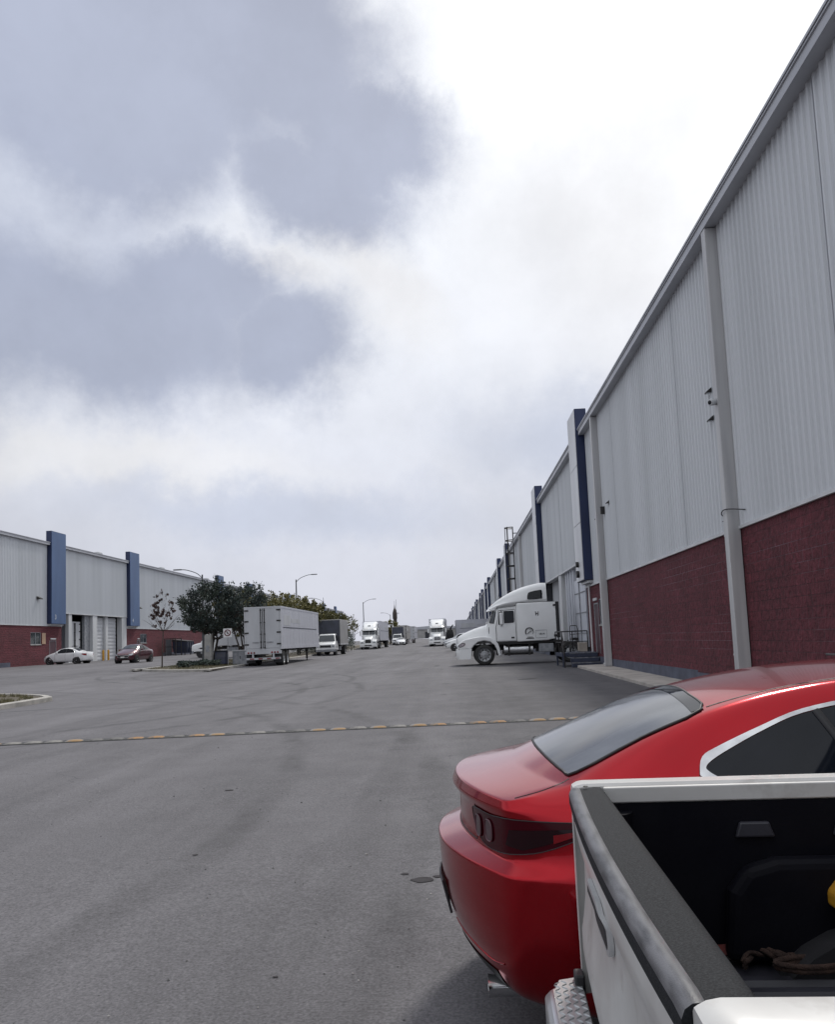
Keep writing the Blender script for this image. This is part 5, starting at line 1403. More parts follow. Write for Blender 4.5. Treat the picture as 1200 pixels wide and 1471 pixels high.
def trailer(name, label, L=16.0, body=None, side=None, group=None, skin=True):
    """box trailer: rear doors at x=0, running to +x; z=0 ground"""
    t = thing(name, label, 'trailer', group=group); body = body or trailer_white; side = side or trailer_side
    w = 1.28; zb, zt = 1.16, 4.10
    mb = MB(); mb.box(.03, L, -w, w, zb, zt); bx = mb.build('box', side, t, bevel=.02)
    # side posts and rails
    for s in (1, -1):
        mb = MB()
        x = .6
        while x < L - .2: mb.box(x, x + .05, s*w - .005, s*w + .005, zb + .22, zt - .12); x += 1.22
        mb.box(.05, L, s*w - .018, s*w + .018, zt - .12, zt + .01); mb.box(.05, L, s*w - .02, s*w + .02, zb - .03, zb + .2)
        mb.build('side_rail', side, bx)
        mb = MB(); mb.box(.7, L - 1.2, s*w - .016, s*w + .016, 2.60, 2.66); mb.build('rub_strip', navy_panel, bx)
        mb = MB(); mb.box(.9, 3.4, s*w - .009, s*w + .009, 2.78, 3.5); mb.box(3.6, 7.2, s*w - .009, s*w + .009, 3.0, 3.3); mb.build('faded_panel', trailer_white, bx)
    # rear frame, doors, rods, hinges
    mb = MB()
    for s in (1, -1): mb.box(-.02, .08, min(s*1.19, s*1.30), max(s*1.19, s*1.30), zb - .05, zt)
    mb.box(-.02, .08, -1.19, 1.19, zt - .13, zt); mb.box(-.02, .08, -1.19, 1.19, zb - .12, zb + .05)
    mb.build('rear_frame', steel_grey if not skin else body, t, bevel=.01)
    for s in (1, -1):
        mb = MB(); mb.box(-.035, .03, min(s*.012, s*1.18), max(s*.012, s*1.18), zb + .06, zt - .14); d = mb.build('rear_door', body, t, bevel=.01)
        mb = MB(); yy = .13; mb.tube([(-.066, s*yy, zb + .04), (-.066, s*yy, zt - .12)], .030, 6)
        for z in (zb + .12, zb + .5, 2.2, 3.0, zt - .24): mb.box(-.075, -.03, s*yy - .055, s*yy + .055, z - .035, z + .035)
        mb.build('lock_rod', black_metal, d, smooth=50)
        mb = MB(); mb.box(-.040, -.034, min(s*.006, s*.026), max(s*.006, s*.026), zb + .06, zt - .14); mb.build('door_gasket', rubber, d)
        mb = MB(); mb.box(-.09, -.05, min(s*.30, s*.72), max(s*.30, s*.72), 1.62, 1.67); mb.build('door_latch', steel_grey, d)
        for z in (1.5, 2.3, 3.1, 3.85):
            mb = MB(); mb.box(-.06, -.02, min(s*.98, s*1.27), max(s*.98, s*1.27), z - .05, z + .05); mb.build('hinge', black_metal, d)
    # lower beam with lamps, underride guard with tape
    mb = MB(); mb.box(-.03, .1, -1.28, 1.28, zb - .34, zb - .12); bm = mb.build('rear_beam', body, t, bevel=.01)
    for s in (1, -1):
        for yy in (.62, .82, 1.02):
            mb = MB(); mb.lathe([(.065, 0), (.065, .03), (.05, .04), (.0001, .042)], 12, Matrix.Translation((-.03, s*yy, zb - .23)) @ Matrix.Rotation(-PI/2, 4, 'Y')); mb.build('tail_light', lens_red, bm)
    mb = MB()
    for s in (1, -1): mb.box(-.02, .08, s*.72 - .06, s*.72 + .06, .50, zb - .34)
    mb.box(-.04, .08, -1.2, 1.2, .44, .58); ug = mb.build('underride_guard', trailer_white, t, bevel=.01)
    mb = MB()
    for k in range(4): mb.box(-.046, -.04, -1.16 + k*.6, -.86 + k*.6, .47, .55)
    mb.build('reflective_tape', lens_red, ug)
    for s in (1, -1):
        mb = MB(); mb.box(.30, .33, min(s*.62, s*1.24), max(s*.62, s*1.24), .22, .98); mb.build('mud_flap', black_plastic, t)
        for xw in (1.0, 2.28): wheel(t, xw, s*.98, .51, .54, s, style='steel')
        mb = MB(); mb.box(L - 3.6, L - 3.46, s*.8 - .07, s*.8 + .07, .22, zb); mb.box(L - 3.7, L - 3.36, s*.8 - .14, s*.8 + .14, .0, .05); mb.tube([(L - 3.53, s*.8, .22), (L - 3.53, s*.8, .04)], .045, 8); mb.build('landing_leg', black_metal, t)
    mb = MB()
    for s in (1, -1): mb.box(.2, L - .2, s*.5 - .05, s*.5 + .05, zb - .18, zb - .01); mb.box(.4, 3.0, s*.55 - .05, s*.55 + .05, .62, 1.0)
    for k in range(14): mb.box(.8 + k*1.05, .9 + k*1.05, -1.24, 1.24, zb - .12, zb - .03)
    for xw in (1.0, 2.28): mb.box(xw - .07, xw + .07, -.9, .9, .44, .58)
    mb.tube([(L - 3.5, -.8, .75), (L - 5.2, -.5, 1.0)], .03, 5); mb.tube([(L - 3.5, .8, .75), (L - 5.2, .5, 1.0)], .03, 5)
    mb.build('chassis', black_metal, t)
    return t

def box_truck(name, label, boxm, group=None, Lb=6.2, boxtop=3.75):
    """short cab lorry with a tall box; nose at x=0"""
    t = thing(name, label, 'box truck', group=group)
    mb = MB(); mb.loft([rrect(x, wb, wt, zb, zt, r, 4) for x, wb, wt, zb, zt, r in ((.0, .98, .95, .62, 1.15, .12), (.10, 1.0, .97, .55, 1.24, .14), (.55, 1.02, .97, .55, 1.36, .16), (.85, 1.03, .96, .55, 1.42, .16), (1.25, 1.03, .86, .55, 2.12, .16), (1.45, 1.03, .84, .55, 2.22, .16), (2.35, 1.03, .86, .55, 2.26, .14))])
    cab = mb.build('cab', truck_white, t, smooth=45); B = Body(cab.data)
    B.patch([(-.84, 1.46), (.84, 1.46), (.74, 2.08), (-.74, 2.08)], ('rear',), 'windscreen', glass_wind, t, off=.01, res=.12, rim=black_plastic, rim_r=.014)
    B.patch([(-.58, .82), (.58, .82), (.56, 1.08), (-.56, 1.08)], ('rear',), 'grille', black_plastic, t, off=.01, res=.12, rim=chrome, rim_r=.012)
    mb = MB(); rings = []
    for i in range(9):
        v = -1 + i/4; rings.append([Vector((abs(v)**3*.12 + dx, v*1.04, z)) for dx, z in ((-.06, .42), (-.06, .64), (.08, .66), (.08, .40))])
    mb.loft(rings); mb.build('bumper', steel_grey, t, smooth=40)
    for s in (1, -1):
        B.patch([(s*.64, .84), (s*.92, .84), (s*.92, 1.04), (s*.64, 1.06)], ('rear',), 'headlight', lens_clear, t, off=.012, res=.1)
        B.patch([(1.22, 1.50), (1.42, 2.06), (2.2, 2.08), (2.22, 1.48)], ('side', s), 'side_window', glass_dark, t, off=.01, res=.12, rim=black_plastic, rim_r=.012)
        mb = MB(); B.line([(1.12, .7), (1.12, 1.45), (1.36, 2.14), (2.28, 2.16), (2.28, .7)], ('side', s), '', None, None, r=.008, mb=mb); mb.build('door_seam', steel_grey, t)
        mb = MB(); mb.box(1.15, 1.25, s*1.25 - .1, s*1.25 + .1, 1.5, 1.95); mr = mb.build('mirror', black_plastic, t, bevel=.02)
        mb = MB(); mb.tube([(1.22, s*.95, 1.55), (1.2, s*1.25, 1.55), (1.2, s*1.25, 1.9), (1.24, s*.9, 2.0)], .014, 5); mb.build('mirror_arm', black_metal, mr)
        hy = abs(B.hit(('side', s), 1.0, .9)[0].y)
        wheel_arch(t, .95, s*(hy + .005), .45, s); wheel(t, .95, s*(hy - .12), .45, .27, s, style='steel')
        wheel(t, 2.6 + Lb*.68, s*.90, .45, .5, s, style='steel')
        mb = MB(); mb.box(3.4, 4.6, min(s*.6, s*1.0), max(s*.6, s*1.0), .5, .9); mb.build('tool_box', steel_grey, t, bevel=.02)
        mb = MB(); mb.box(2.6 + Lb*.68 + .75, 2.6 + Lb*.68 + .78, min(s*.62, s*1.15), max(s*.62, s*1.15), .25, .85); mb.build('mud_flap', black_plastic, t)
    x0 = 2.55
    mb = MB(); mb.box(x0 + .04, x0 + Lb, -1.22, 1.22, 1.08, boxtop); bx = mb.build('box', boxm, t, bevel=.03)
    mb = MB()
    for s in (1, -1):
        for k in range(11): mb.box(x0 + .15 + k*(Lb - .2)/11, x0 + .19 + k*(Lb - .2)/11, s*1.22 - .012, s*1.22 + .012, 1.2, boxtop - .1)
        mb.box(x0 + .04, x0 + Lb, s*1.22 - .02, s*1.22 + .02, 1.06, 1.2)
    mb.build('box_rail', trailer_white, bx)
    mb = MB(); mb.box(x0 + .005, x0 + .045, -1.15, 1.15, 1.2, boxtop - .08); mb.build('box_front_panel', navy_panel, bx, bevel=.01)
    mb = MB()
    for s in (1, -1): mb.box(.3, x0 + Lb, s*.42 - .05, s*.42 + .05, .72, .95)
    for k in range(6): mb.box(x0 + .4 + k*1.0, x0 + .5 + k*1.0, -1.15, 1.15, .95, 1.08)
    mb.box(2.6 + Lb*.68 - .1, 2.6 + Lb*.68 + .1, -.8, .8, .36, .54); mb.box(.85, 1.05, -.8, .8, .36, .5)
    mb.build('chassis', black_metal, t)
    return t

HEAD = -PI/2     # local +x pointing to -Y means nose (x=0) faces ... (see place)
def place(o, x, y, rz, **k):
    put(o, (x, y, gz(x, y)), rz, **k); return o

# right: bobtail tractor backed to the dock, nose towards the street (local +x = world +x)
tr = tractor('tractor_truck', 'white sleeper tractor backed to the right dock with its side and front wheel in view')
place(tr, .02, 44.1, 0)
# facing the camera: nose towards -Y, body running to +Y  -> rotate +90 deg
t2 = copy_tree(tr); place(t2, -12.7, 121, PI/2, label='white sleeper tractor facing us, coupled to a trailer beside the trees')
t3 = copy_tree(tr); place(t3, -2.75, 124, PI/2, label='white sleeper tractor facing us on the right half of the road')

tl = trailer('box_trailer', 'pale box trailer with closed rear doors parked by the no parking sign')
place(tl, -13.35, 57.6, PI/2)
def far_trailer(y_rear_or_front, x, label, front=False, body=None):
    o = copy_tree(tl)
    if front: place(o, x, y_rear_or_front, -PI/2, label=label)
    else: place(o, x, y_rear_or_front, PI/2, label=label)
    return o
# trailers behind the two tractors (their front meets the fifth wheel): rear far away, so local x=0 is at the far end
far_trailer(121 + 5.6 + 16, -12.7, 'pale box trailer behind the white tractor beside the trees', True)
far_trailer(124 + 5.6 + 16, -2.75, 'box trailer hidden behind the white tractor on the right half of the road', True)
tg = trailer('box_trailer', 'grey box trailer parked behind the small white lorry far down the road', 14.5, trailer_grey, trailer_grey); place(tg, -11.9, 182, PI/2)
far_trailer(206, -11.4, 'white box trailer parked last in the far row on the left')
# trailer backed into the left dock
o = copy_tree(tl); place(o, -40.4, 83.3, 0, label='white trailer inside the open bay of the left warehouse'); o.rotation_euler = (0, 0, PI); o.location = (-38.6, 83.3, gz(-38, 83))
# low container-like trailer backed into the right-hand docks further on
tg2 = trailer('box_trailer', 'blue grey box trailer standing across the road edge behind the parked cars', 9.0, trailer_side, trailer_side); place(tg2, .1, 146, 0)

bt = box_truck('box_truck', 'white cab lorry with dark grey box parked ahead of the pale trailer', trailer_grey)
place(bt, -13.35, 85.4, PI/2)
bt2 = copy_tree(bt); place(bt2, -11.9, 170, PI/2, label='small white cab lorry far off in front of the grey trailer')
bt3 = box_truck('box_truck', 'white box lorry parked behind the big dark tree', trailer_white, boxtop=3.4); place(bt3, -25.2, 80, 0)

# cars
c1 = saloon('car', 'white saloon parked in front of the left docks, tail lamp towards us', white_paint, 4.45); place(c1, -32.75, 74.0, PI + .0)
c1.rotation_euler = (0, 0, PI + R(-8))
c2 = saloon('car', 'dark maroon saloon facing us across the left yard', maroon_paint, 4.2, 1.02); place(c2, -24.6, 67.5, R(-90 - 32)); c2.location = (-26.1, 69.5, gz(-26, 69)); c2.rotation_euler = (0, 0, R(-94))
c3 = saloon('suv', 'white suv parked nose out beyond the tractor bonnet, nearest of the row', white_paint, 4.6, 1.05, suv=True); c3.location = (3.55, 84.5, gz(3, 84)); c3.rotation_euler = (0, 0, PI)
c4 = saloon('suv', 'silver suv with dark screen parked behind the white suv', silver_paint, 4.6, 1.05, suv=True); c4.location = (3.0, 104, gz(3, 103)); c4.rotation_euler = (0, 0, PI)
c5 = copy_tree(c1); c5.location = (-5.2, 228, gz(-5, 228)); c5.rotation_euler = (0, 0, R(-90)); c5['label'] = 'distant white car facing us at the far end of the road'
c6 = copy_tree(c1); c6.location = (-11.2, 166, gz(-11, 166)); c6.rotation_euler = (0, 0, R(-80)); c6['label'] = 'white car just left of the small white lorry far off'
# ------------------------------------------------------------------ trees and planting
def tree(name, label, loc, H, crown_r, crown_h, leafm, n_leaf, seed, trunk_h=None, trunk_r=.12, leaf=.09, up=.5, stems=1, group=None, twigs=60, flat=1.0, bare=0.0):
    r = random.Random(seed); t = thing(name, label, 'tree', loc, 0, group)
    th = trunk_h or H - crown_h; mb = MB()
    cc = Vector((0, 0, th + crown_h*.45)); tips = []
    for sidx in range(stems):
        a = 2*PI*sidx/max(1, stems) + r.random(); off = Vector((math.cos(a), math.sin(a), 0)) * (.0 if stems == 1 else .18)
        top = off*1.6 + Vector((r.uniform(-.2, .2), r.uniform(-.2, .2), th))
        pts = catmull([off*.6, off*.9 + Vector((r.uniform(-.05, .05), r.uniform(-.05, .05), th*.45)), top], 5)
        rad = trunk_r / (1 if stems == 1 else 1.3)
        mb.tube(pts, [rad*(1.25 - .6*i/len(pts)) for i in range(len(pts))], 8)
        nl = 7 if stems == 1 else 4
        for k in range(nl):
            a2 = 2*PI*k/nl + r.uniform(-.4, .4); el = r.uniform(.35, 1.25)
            d = Vector((math.cos(a2)*math.cos(el), math.sin(a2)*math.cos(el), math.sin(el)))
            ln = r.uniform(.55, .9) * (crown_r*abs(math.cos(el)) + crown_h*.6*math.sin(el))
            e = top + d*ln; m = top.lerp(e, .5) + Vector((0, 0, -.05*ln))
            q = catmull([top, m, e], 4); mb.tube(q, [rad*.55*(1 - .8*i/len(q)) for i in range(len(q))], 5)
            for p in q[3:]: tips.append(p)
            for j in range(3):
                b0 = q[r.randrange(3, len(q))]; d2 = (d + Vector((r.uniform(-1, 1), r.uniform(-1, 1), r.uniform(-.2, .9)))).normalized()
                e2 = b0 + d2*ln*r.uniform(.3, .6); mb.tube([b0, b0.lerp(e2, .5) + Vector((0, 0, .02)), e2], [rad*.22, rad*.16, rad*.05], 4); tips += [b0.lerp(e2, .6), e2]
    # sprays: thin curved twigs through the crown volume, each carrying many small leaves
    cr = MB(); tw = mb; per = max(1, n_leaf // twigs)
    for k in range(twigs):
        while True:
            u = Vector((r.uniform(-1, 1), r.uniform(-1, 1), r.uniform(-1, 1)))
            if .15 < u.length < 1: break
        # lumpy crown surface
        lump = 1 + .28*noise.noise(u.normalized()*1.7 + Vector((seed, 0, 0))) + .12*noise.noise(u.normalized()*4.1 + Vector((0, seed, 0)))
        u2 = u.normalized() * (u.length**.45) * lump * .86
        base = cc + Vector((u2.x*crown_r, u2.y*crown_r, u2.z*crown_h*.5*flat))
        outw = Vector((u2.x, u2.y, u2.z*.5)).normalized()
        d = (outw*(1 - up) + Vector((0, 0, up)) + Vector((r.uniform(-.35, .35), r.uniform(-.35, .35), r.uniform(-.2, .35)))).normalized()
        ln = r.uniform(.35, .95) * min(crown_r, crown_h) * .52
        pts = [base + d*ln*q/4 + Vector((0, 0, -.05*ln*(q/4)**2)) for q in range(5)]
        tw.tube(pts, [.014, .012, .010, .008, .005], 4, caps=False)
        if r.random() < bare: continue
        for j in range(per):
            q = r.random()**.85*3.35; i = min(3, int(q)); p = pts[i].lerp(pts[i+1], q - i)
            p = p + Vector((r.gauss(0, 1), r.gauss(0, 1), r.gauss(0, 1))) * (.075*ln + .02)
            a = Vector((r.uniform(-1, 1), r.uniform(-1, 1), r.uniform(-.6, .9))).normalized(); a = (a + d*.8).normalized()
            b = a.orthogonal().normalized(); b = (b*math.cos(r.random()*6.28) + a.cross(b)*math.sin(r.random()*6.28))
            s1 = leaf*r.uniform(.6, 1.35); s2 = s1*.42
            cr.add([p, p + a*s1*.5 + b*s2, p + a*s1, p + a*s1*.5 - b*s2], [(0, 1, 2, 3)])
    c = cr.build('crown', leafm, t); 
    mb.build('trunk', bark, t, smooth=60)
    return t
def gp(x, y, dz=.1): return (x, y, gz(x, y) + dz)
tree('tree', 'dark green tree with spiky uneven crown at the near end of the island', gp(-17.15, 58.5), 5.5, 2.2, 4.1, leaf_dark, 12500, 11, trunk_h=1.75, trunk_r=.13, leaf=.135, up=.62, stems=3, twigs=560)
tree('tree', 'second dark tree pressed against the side of the pale trailer', gp(-15.9, 63.5), 5.5, 1.8, 4.1, leaf_dark, 7500, 12, trunk_h=1.9, trunk_r=.12, leaf=.135, up=.62, stems=2, twigs=360)
tree('sapling', 'thin leaning sapling with few brown leaves at the island tip', gp(-18.55, 52.2), 4.7, .75, 2.6, leaf_brown, 420, 13, trunk_h=2.3, trunk_r=.04, leaf=.19, up=.6, twigs=46, bare=.35)
k = 0
for (x, y, H, cr_, lab) in ((-17.2, 80, 6.0, 2.6, 'olive leaved tree behind the middle of the pale trailer'), (-16.6, 88, 5.9, 2.6, 'olive leaved tree right of the tall lamp behind the trailer'), (-18.4, 71, 5.7, 2.1, 'olive leaved tree standing behind the second dark tree'),
                        (-16.6, 99, 5.6, 2.2, 'low olive tree over the dark grey box lorry'), (-16.4, 108, 5.0, 2.2, 'yellowing tree right of the dark grey box lorry'), (-15.7, 118, 4.6, 2.0, 'thin leaved tree left of the white tractor'), (-15.4, 113, 4.8, 2.0, 'half bare tree over the dark hedge')):
    tree('tree', lab, gp(x, y), H, cr_, H*.62, leaf_olive, 6500 if k < 5 else 1500, 20 + k, trunk_r=.1, leaf=.2, up=.5, stems=2, twigs=200, bare=.1 if k < 5 else .5, group='trees along the island'); k += 1
tree('tree', 'dark tree below the far tower on the left', gp(-13.9, 178), 5.0, 1.9, 3.4, leaf_olive, 1500, 31, trunk_r=.14, leaf=.35, up=.5, twigs=110)

def hedge(name, label, x0, x1, y0, y1, h, n, seed, m=None, cat='hedge'):
    r = random.Random(seed); t = thing(name, label, cat, gp((x0+x1)/2, (y0+y1)/2)); mb = MB(); tw = MB()
    for i in range(n):
        x, y = r.uniform(-1, 1)*(x1-x0)/2, r.uniform(-1, 1)*(y1-y0)/2
        hh = h*(.75 + .35*noise.noise(Vector((x*1.3, y*1.3, seed)))); z = hh*r.random()**.6
        p = Vector((x, y, z)); a = Vector((r.uniform(-1, 1), r.uniform(-1, 1), r.uniform(-.3, 1))).normalized(); b = a.orthogonal().normalized()
        s1 = .10*r.uniform(.6, 1.4); mb.add([p, p + a*s1*.5 + b*s1*.4, p + a*s1, p + a*s1*.5 - b*s1*.4], [(0, 1, 2, 3)])
    mb.build('foliage', m or leaf_dark, t)
    for i in range(14):
        x, y = r.uniform(-.8, .8)*(x1-x0)/2, r.uniform(-.8, .8)*(y1-y0)/2
        tw.tube([(x, y, 0), (x + r.uniform(-.1, .1), y, h*.7)], .012, 4)
    tw.build('stems', bark, t); return t
hedge('shrub', 'low dark shrub bed under the dark tree at the kerb', -18.6, -15.9, 55.3, 56.3, .42, 1900, 3)
hedge('shrub', 'small ragged shrub at the island kerb below the sapling', -17.6, -16.9, 52.1, 52.8, .5, 700, 5)
hedge('hedge', 'tall dark green hedge between the box lorry and the white tractor', -15.0, -12.9, 104, 108, 2.9, 3600, 6)
hedge('hedge', 'scrubby hedge on the island behind the grey lorry', -17.5, -14.9, 86, 104, 1.6, 4200, 7)

# ------------------------------------------------------------------ street furniture
def street_lamp(label, x, y, h, arm, rz):
    t = thing('street_lamp', label, 'street lamp', gp(x, y), rz, 'street lamps along the island')
    mb = MB(); mb.tube([(0, 0, 0), (0, 0, h*.5), (0, 0, h)], [.11, .085, .06], 10); mb.build('pole', galv_dark, t, smooth=50)
    mb = MB(); mb.lathe([(.2, 0), (.2, .05), (.13, .08), (.12, .5), (.0001, .5)], 10); mb.build('base', galv_dark, t)
    for a in arm:
        mb = MB(); mb.tube(catmull([(0, 0, h - .3), (a*.45, 0, h + .12), (a*1.25, 0, h + .42), (a*1.75, 0, h + .48)], 5), .035, 6); ar = mb.build('arm', galv_dark, t, smooth=50)
        mb = MB(); mb.loft([[Vector((a*1.7 + a*dx, dy, h + .48 + dz)) for dy, dz in ((-.13*w, -.04), (.13*w, -.04), (.10*w, .05), (-.10*w, .05))] for dx, w in ((0, .5), (.15, 1), (.5, 1), (.68, .55))]); mb.build('lamp_head', galv_dark, ar, bevel=.01)
    return t
galv_dark = mat('lamp_post_grey', (.10, .105, .11), .5, .4, (.07, .073, .078), 6)
street_lamp('street lamp with arm to the right rising behind the pale trailer', -17.45, 92, 8.2, (1,), 0)
street_lamp('street lamp whose arm points left above the dark tree', -20.4, 67, 6.95, (-1,), 0)
street_lamp('double armed street lamp beyond the grey box lorry', -20.6, 131, 7.4, (-1, .0001), 0)
street_lamp('street lamp just above the white tractor beside the trees', -16.6, 152, 8.0, (1,), 0)
street_lamp('small distant street lamp behind the white tractor trailer', -15.8, 205, 7.0, (-1,), 0)

def parking_sign():
    t = thing('no_parking_sign', 'square white no parking sign on a pole under the dark tree', 'sign', gp(-15.65, 57.0, .1))
    mb = MB(); mb.tube([(0, 0, 0), (0, 0, 2.55)], .028, 8); mb.build('pole', galv, t, smooth=50)
    mb = MB(); mb.box(-.30, .30, -.035, -.03, 1.92, 2.52); pn = mb.build('panel', sign_white, t, bevel=.002)
    def ringm(r0, r1, m, name, y=-.038):
        mb = MB(); n = 32; z = 2.22
        vs = [(r0*math.cos(2*PI*i/n), y, z + r0*math.sin(2*PI*i/n)) for i in range(n)] + [(r1*math.cos(2*PI*i/n), y, z + r1*math.sin(2*PI*i/n)) for i in range(n)]
        mb.add(vs, [(i, (i+1) % n, n + (i+1) % n, n + i) for i in range(n)]); mb.build(name, m, pn)
    ringm(.235, .165, sign_red, 'prohibition_ring')
    lettering('E', .26, Matrix.Translation((0, -.038, 2.225)) @ Matrix.Rotation(PI/2, 4, 'X'), letter_black, pn)
    mb = MB(); mb.box(-.19, .19, -.042, -.040, -.022, .022, M=Matrix.Translation((0, 0, 2.22)) @ Matrix.Rotation(R(45), 4, 'Y')); mb.build('slash', sign_red, pn)
parking_sign()

def pillar():
    t = thing('utility_pillar', 'tapered grey concrete utility pillar beside the dark trunks', 'pillar', gp(-17.05, 57.2))
    mb = MB(); mb.loft([[Vector((x*w, y*w, z)) for x, y in ((-1, -1), (1, -1), (1, 1), (-1, 1))] for z, w in ((0, .27), (1.0, .245), (2.05, .21), (2.1, .19))]); mb.build('shaft', concrete, t, bevel=.015)
    mb = MB(); mb.box(-.12, .12, -.27, -.25, .9, 1.35); mb.build('hatch', steel_grey, t, bevel=.006)
pillar()
def cabinet():
    t = thing('utility_cabinet', 'grey metal cabinet behind the foot of the parking sign', 'cabinet', gp(-15.1, 58.4))
    mb = MB(); mb.box(-.55, .55, -.3, .3, 0, .95); mb.build('body', steel_grey, t, bevel=.02)
    mb = MB(); mb.box(-.6, .6, -.34, .34, .95, 1.02); mb.build('lid', trim_white, t, bevel=.01)
    mb = MB(); mb.box(-.02, .02, -.315, -.3, .4, .6); mb.build('handle', black_metal, t)
cabinet()
def litter_bin():
    t = thing('rubbish_bin', 'dark blue sloped rubbish bin under the dark tree', 'bin', gp(-16.3, 57.6))
    mb = MB(); mb.loft([[Vector((x, y, z)) for x, y in ((-.38, -a), (.38, -a), (.38, .3), (-.38, .3))] for z, a in ((0.08, .42), (.55, .34), (.95, .12))]); mb.build('body', dumpster_blue, t, bevel=.02)
    mb = MB(); mb.box(-.42, .42, -.2, .33, .95, 1.0); mb.build('lid', black_plastic, t, bevel=.01)
    for x in (-.3, .3):
        mb = MB(); mb.box(x - .04, x + .04, -.3, .25, 0, .08); mb.build('foot', black_metal, t)
litter_bin()
def dumpster():
    t = thing('dumpster', 'dark navy dumpster against the left warehouse wall', 'dumpster', (-36.2, 110, gz(-36, 110)))
    mb = MB(); mb.loft([[Vector((x*a, y, z)) for x, y in ((-.95, -1.5), (.95, -1.5), (.95, 1.5), (-.95, 1.5))] for z, a in ((.25, .8), (1.0, 1.0), (1.75, 1.0))]); mb.build('body', dumpster_blue, t, bevel=.02)
    mb = MB(); mb.prism([(-1.0, 1.76), (1.0, 1.76), (1.0, 1.82), (-1.0, 2.1)], -1.55, 1.55, 'y'); mb.build('lid', black_plastic, t, bevel=.02)
    for y in (-1.35, -.45, .45, 1.35):
        mb = MB(); mb.box(.72, 1.02, y - .05, y + .05, .3, 1.7); mb.build('rib', dumpster_blue, t)
    for x in (-.6, .6):
        for y in (-1.2, 1.2):
            mb = MB(); mb.lathe([(.02, -.05), (.12, -.05), (.12, .05), (.02, .05)], 12, Matrix.Translation((x, y, .12)) @ Matrix.Rotation(PI/2, 4, 'Y')); mb.box(x - .03, x + .03, y - .05, y + .05, .1, .3); mb.build('caster', black_metal, t)
dumpster()
def skip_panel():
    t = thing('waste_cage', 'grey open waste cage beside the navy dumpster', 'cage', (-36.4, 106.6, gz(-36, 107)))
    mb = MB()
    for y in (-1.1, 1.1):
        for x in (-.7, .7): mb.box(x - .05, x + .05, y - .05, y + .05, 0, 2.2)
    for z in (.1, 1.1, 2.15): mb.box(-.7, .7, -1.1, -1.04, z, z + .06); mb.box(-.7, .7, 1.04, 1.1, z, z + .06); mb.box(-.72, -.66, -1.1, 1.1, z, z + .06)
    mb.build('frame', black_metal, t)
    mb = MB(); ribbed(mb, -.6, 1, -1.04, 1.04, .15, 2.1, .3, .04); mb.build('back_panel', dock_dark, t)
skip_panel()

# far end: tower, mast, more sheds
def tower():
    t = thing('water_tower', 'slim dark tower with pointed top rising above the far trailers', 'tower', (-13.6, 190, gz(-13, 190)))
    mb = MB(); mb.lathe([(.5, 0), (.38, 5.2), (.36, 5.6)], 12); mb.build('shaft', brown_dark, t, smooth=40)
    mb = MB(); mb.lathe([(.36, 5.6), (.52, 5.8), (.52, 7.0), (.38, 7.6), (.14, 8.2), (.05, 8.9), (.0001, 9.0)], 12); mb.build('cap', brown_dark, t, smooth=40)
    mb = MB(); mb.tube([(0, 0, 8.9), (0, 0, 9.8)], .03, 5); mb.build('finial', black_metal, t)
tower()
def mast():
    t = thing('radio_mast', 'thin grey radio mast beside the dark tower', 'mast', (-13.9, 200, gz(-13, 200)))
    mb = MB(); mb.tube([(0, 0, 0), (0, 0, 10.6)], [.09, .03], 6); mb.build('pole', galv_dark, t)
    mb = MB(); mb.tube([(0, 0, 7.2), (.8, 0, 7.3)], .03, 5); mb.tube([(.3, 0, 7.0), (.3, 0, 7.6)], .03, 5); mb.build('antenna', galv_dark, t)
mast()
def far_shed():
    t = thing('far_shed', 'pale low shed closing the far end of the road', 'shed', (-22, 420, gz(-22, 420)))
    mb = MB(); mb.box(-24, 42, -6, 6, 0, 4.4); mb.build('wall', trailer_grey, t)
    mb = MB(); mb.prism([(-25, 4.4), (43, 4.4), (9, 6.0)], -6.5, 6.5, 'y'); mb.build('roof', gutter_grey, t)
    mb = MB()
    for k in range(7): mb.box(-20 + k*9, -16 + k*9, -6.06, -5.98, 0, 3.2)
    mb.build('doors', dock_dark, t)
far_shed()
def crane_truck():
    t = thing('yard_crane', 'dark yard loader with raised boom behind the right hand tractor', 'loader', (-.9, 134, gz(-1, 134)))
    mb = MB(); mb.box(-1.1, 1.1, -2.5, 2.5, .6, 1.3); mb.build('chassis', black_metal, t, bevel=.05)
    mb = MB(); mb.loft([[Vector((x*a, y*a - .8, z)) for x, y in ((-.8, -.8), (.8, -.8), (.8, .8), (-.8, .8))] for z, a in ((1.3, 1), (2.3, 1), (3.2, .8))]); mb.build('cab', black_plastic, t, bevel=.05)
    mb = MB(); mb.tube([(0, 1.5, 1.3), (.2, 1.0, 3.6), (.7, -.6, 4.2)], [.22, .17, .12], 8); mb.build('boom', black_metal, t)
    for x in (-.95, .95):
        for y in (-1.7, 1.7): wheel(t, x, y, .55, .4, 1 if x > 0 else -1, detail=False, style='steel')
    t.scale = (.75, .75, .75)
crane_truck()
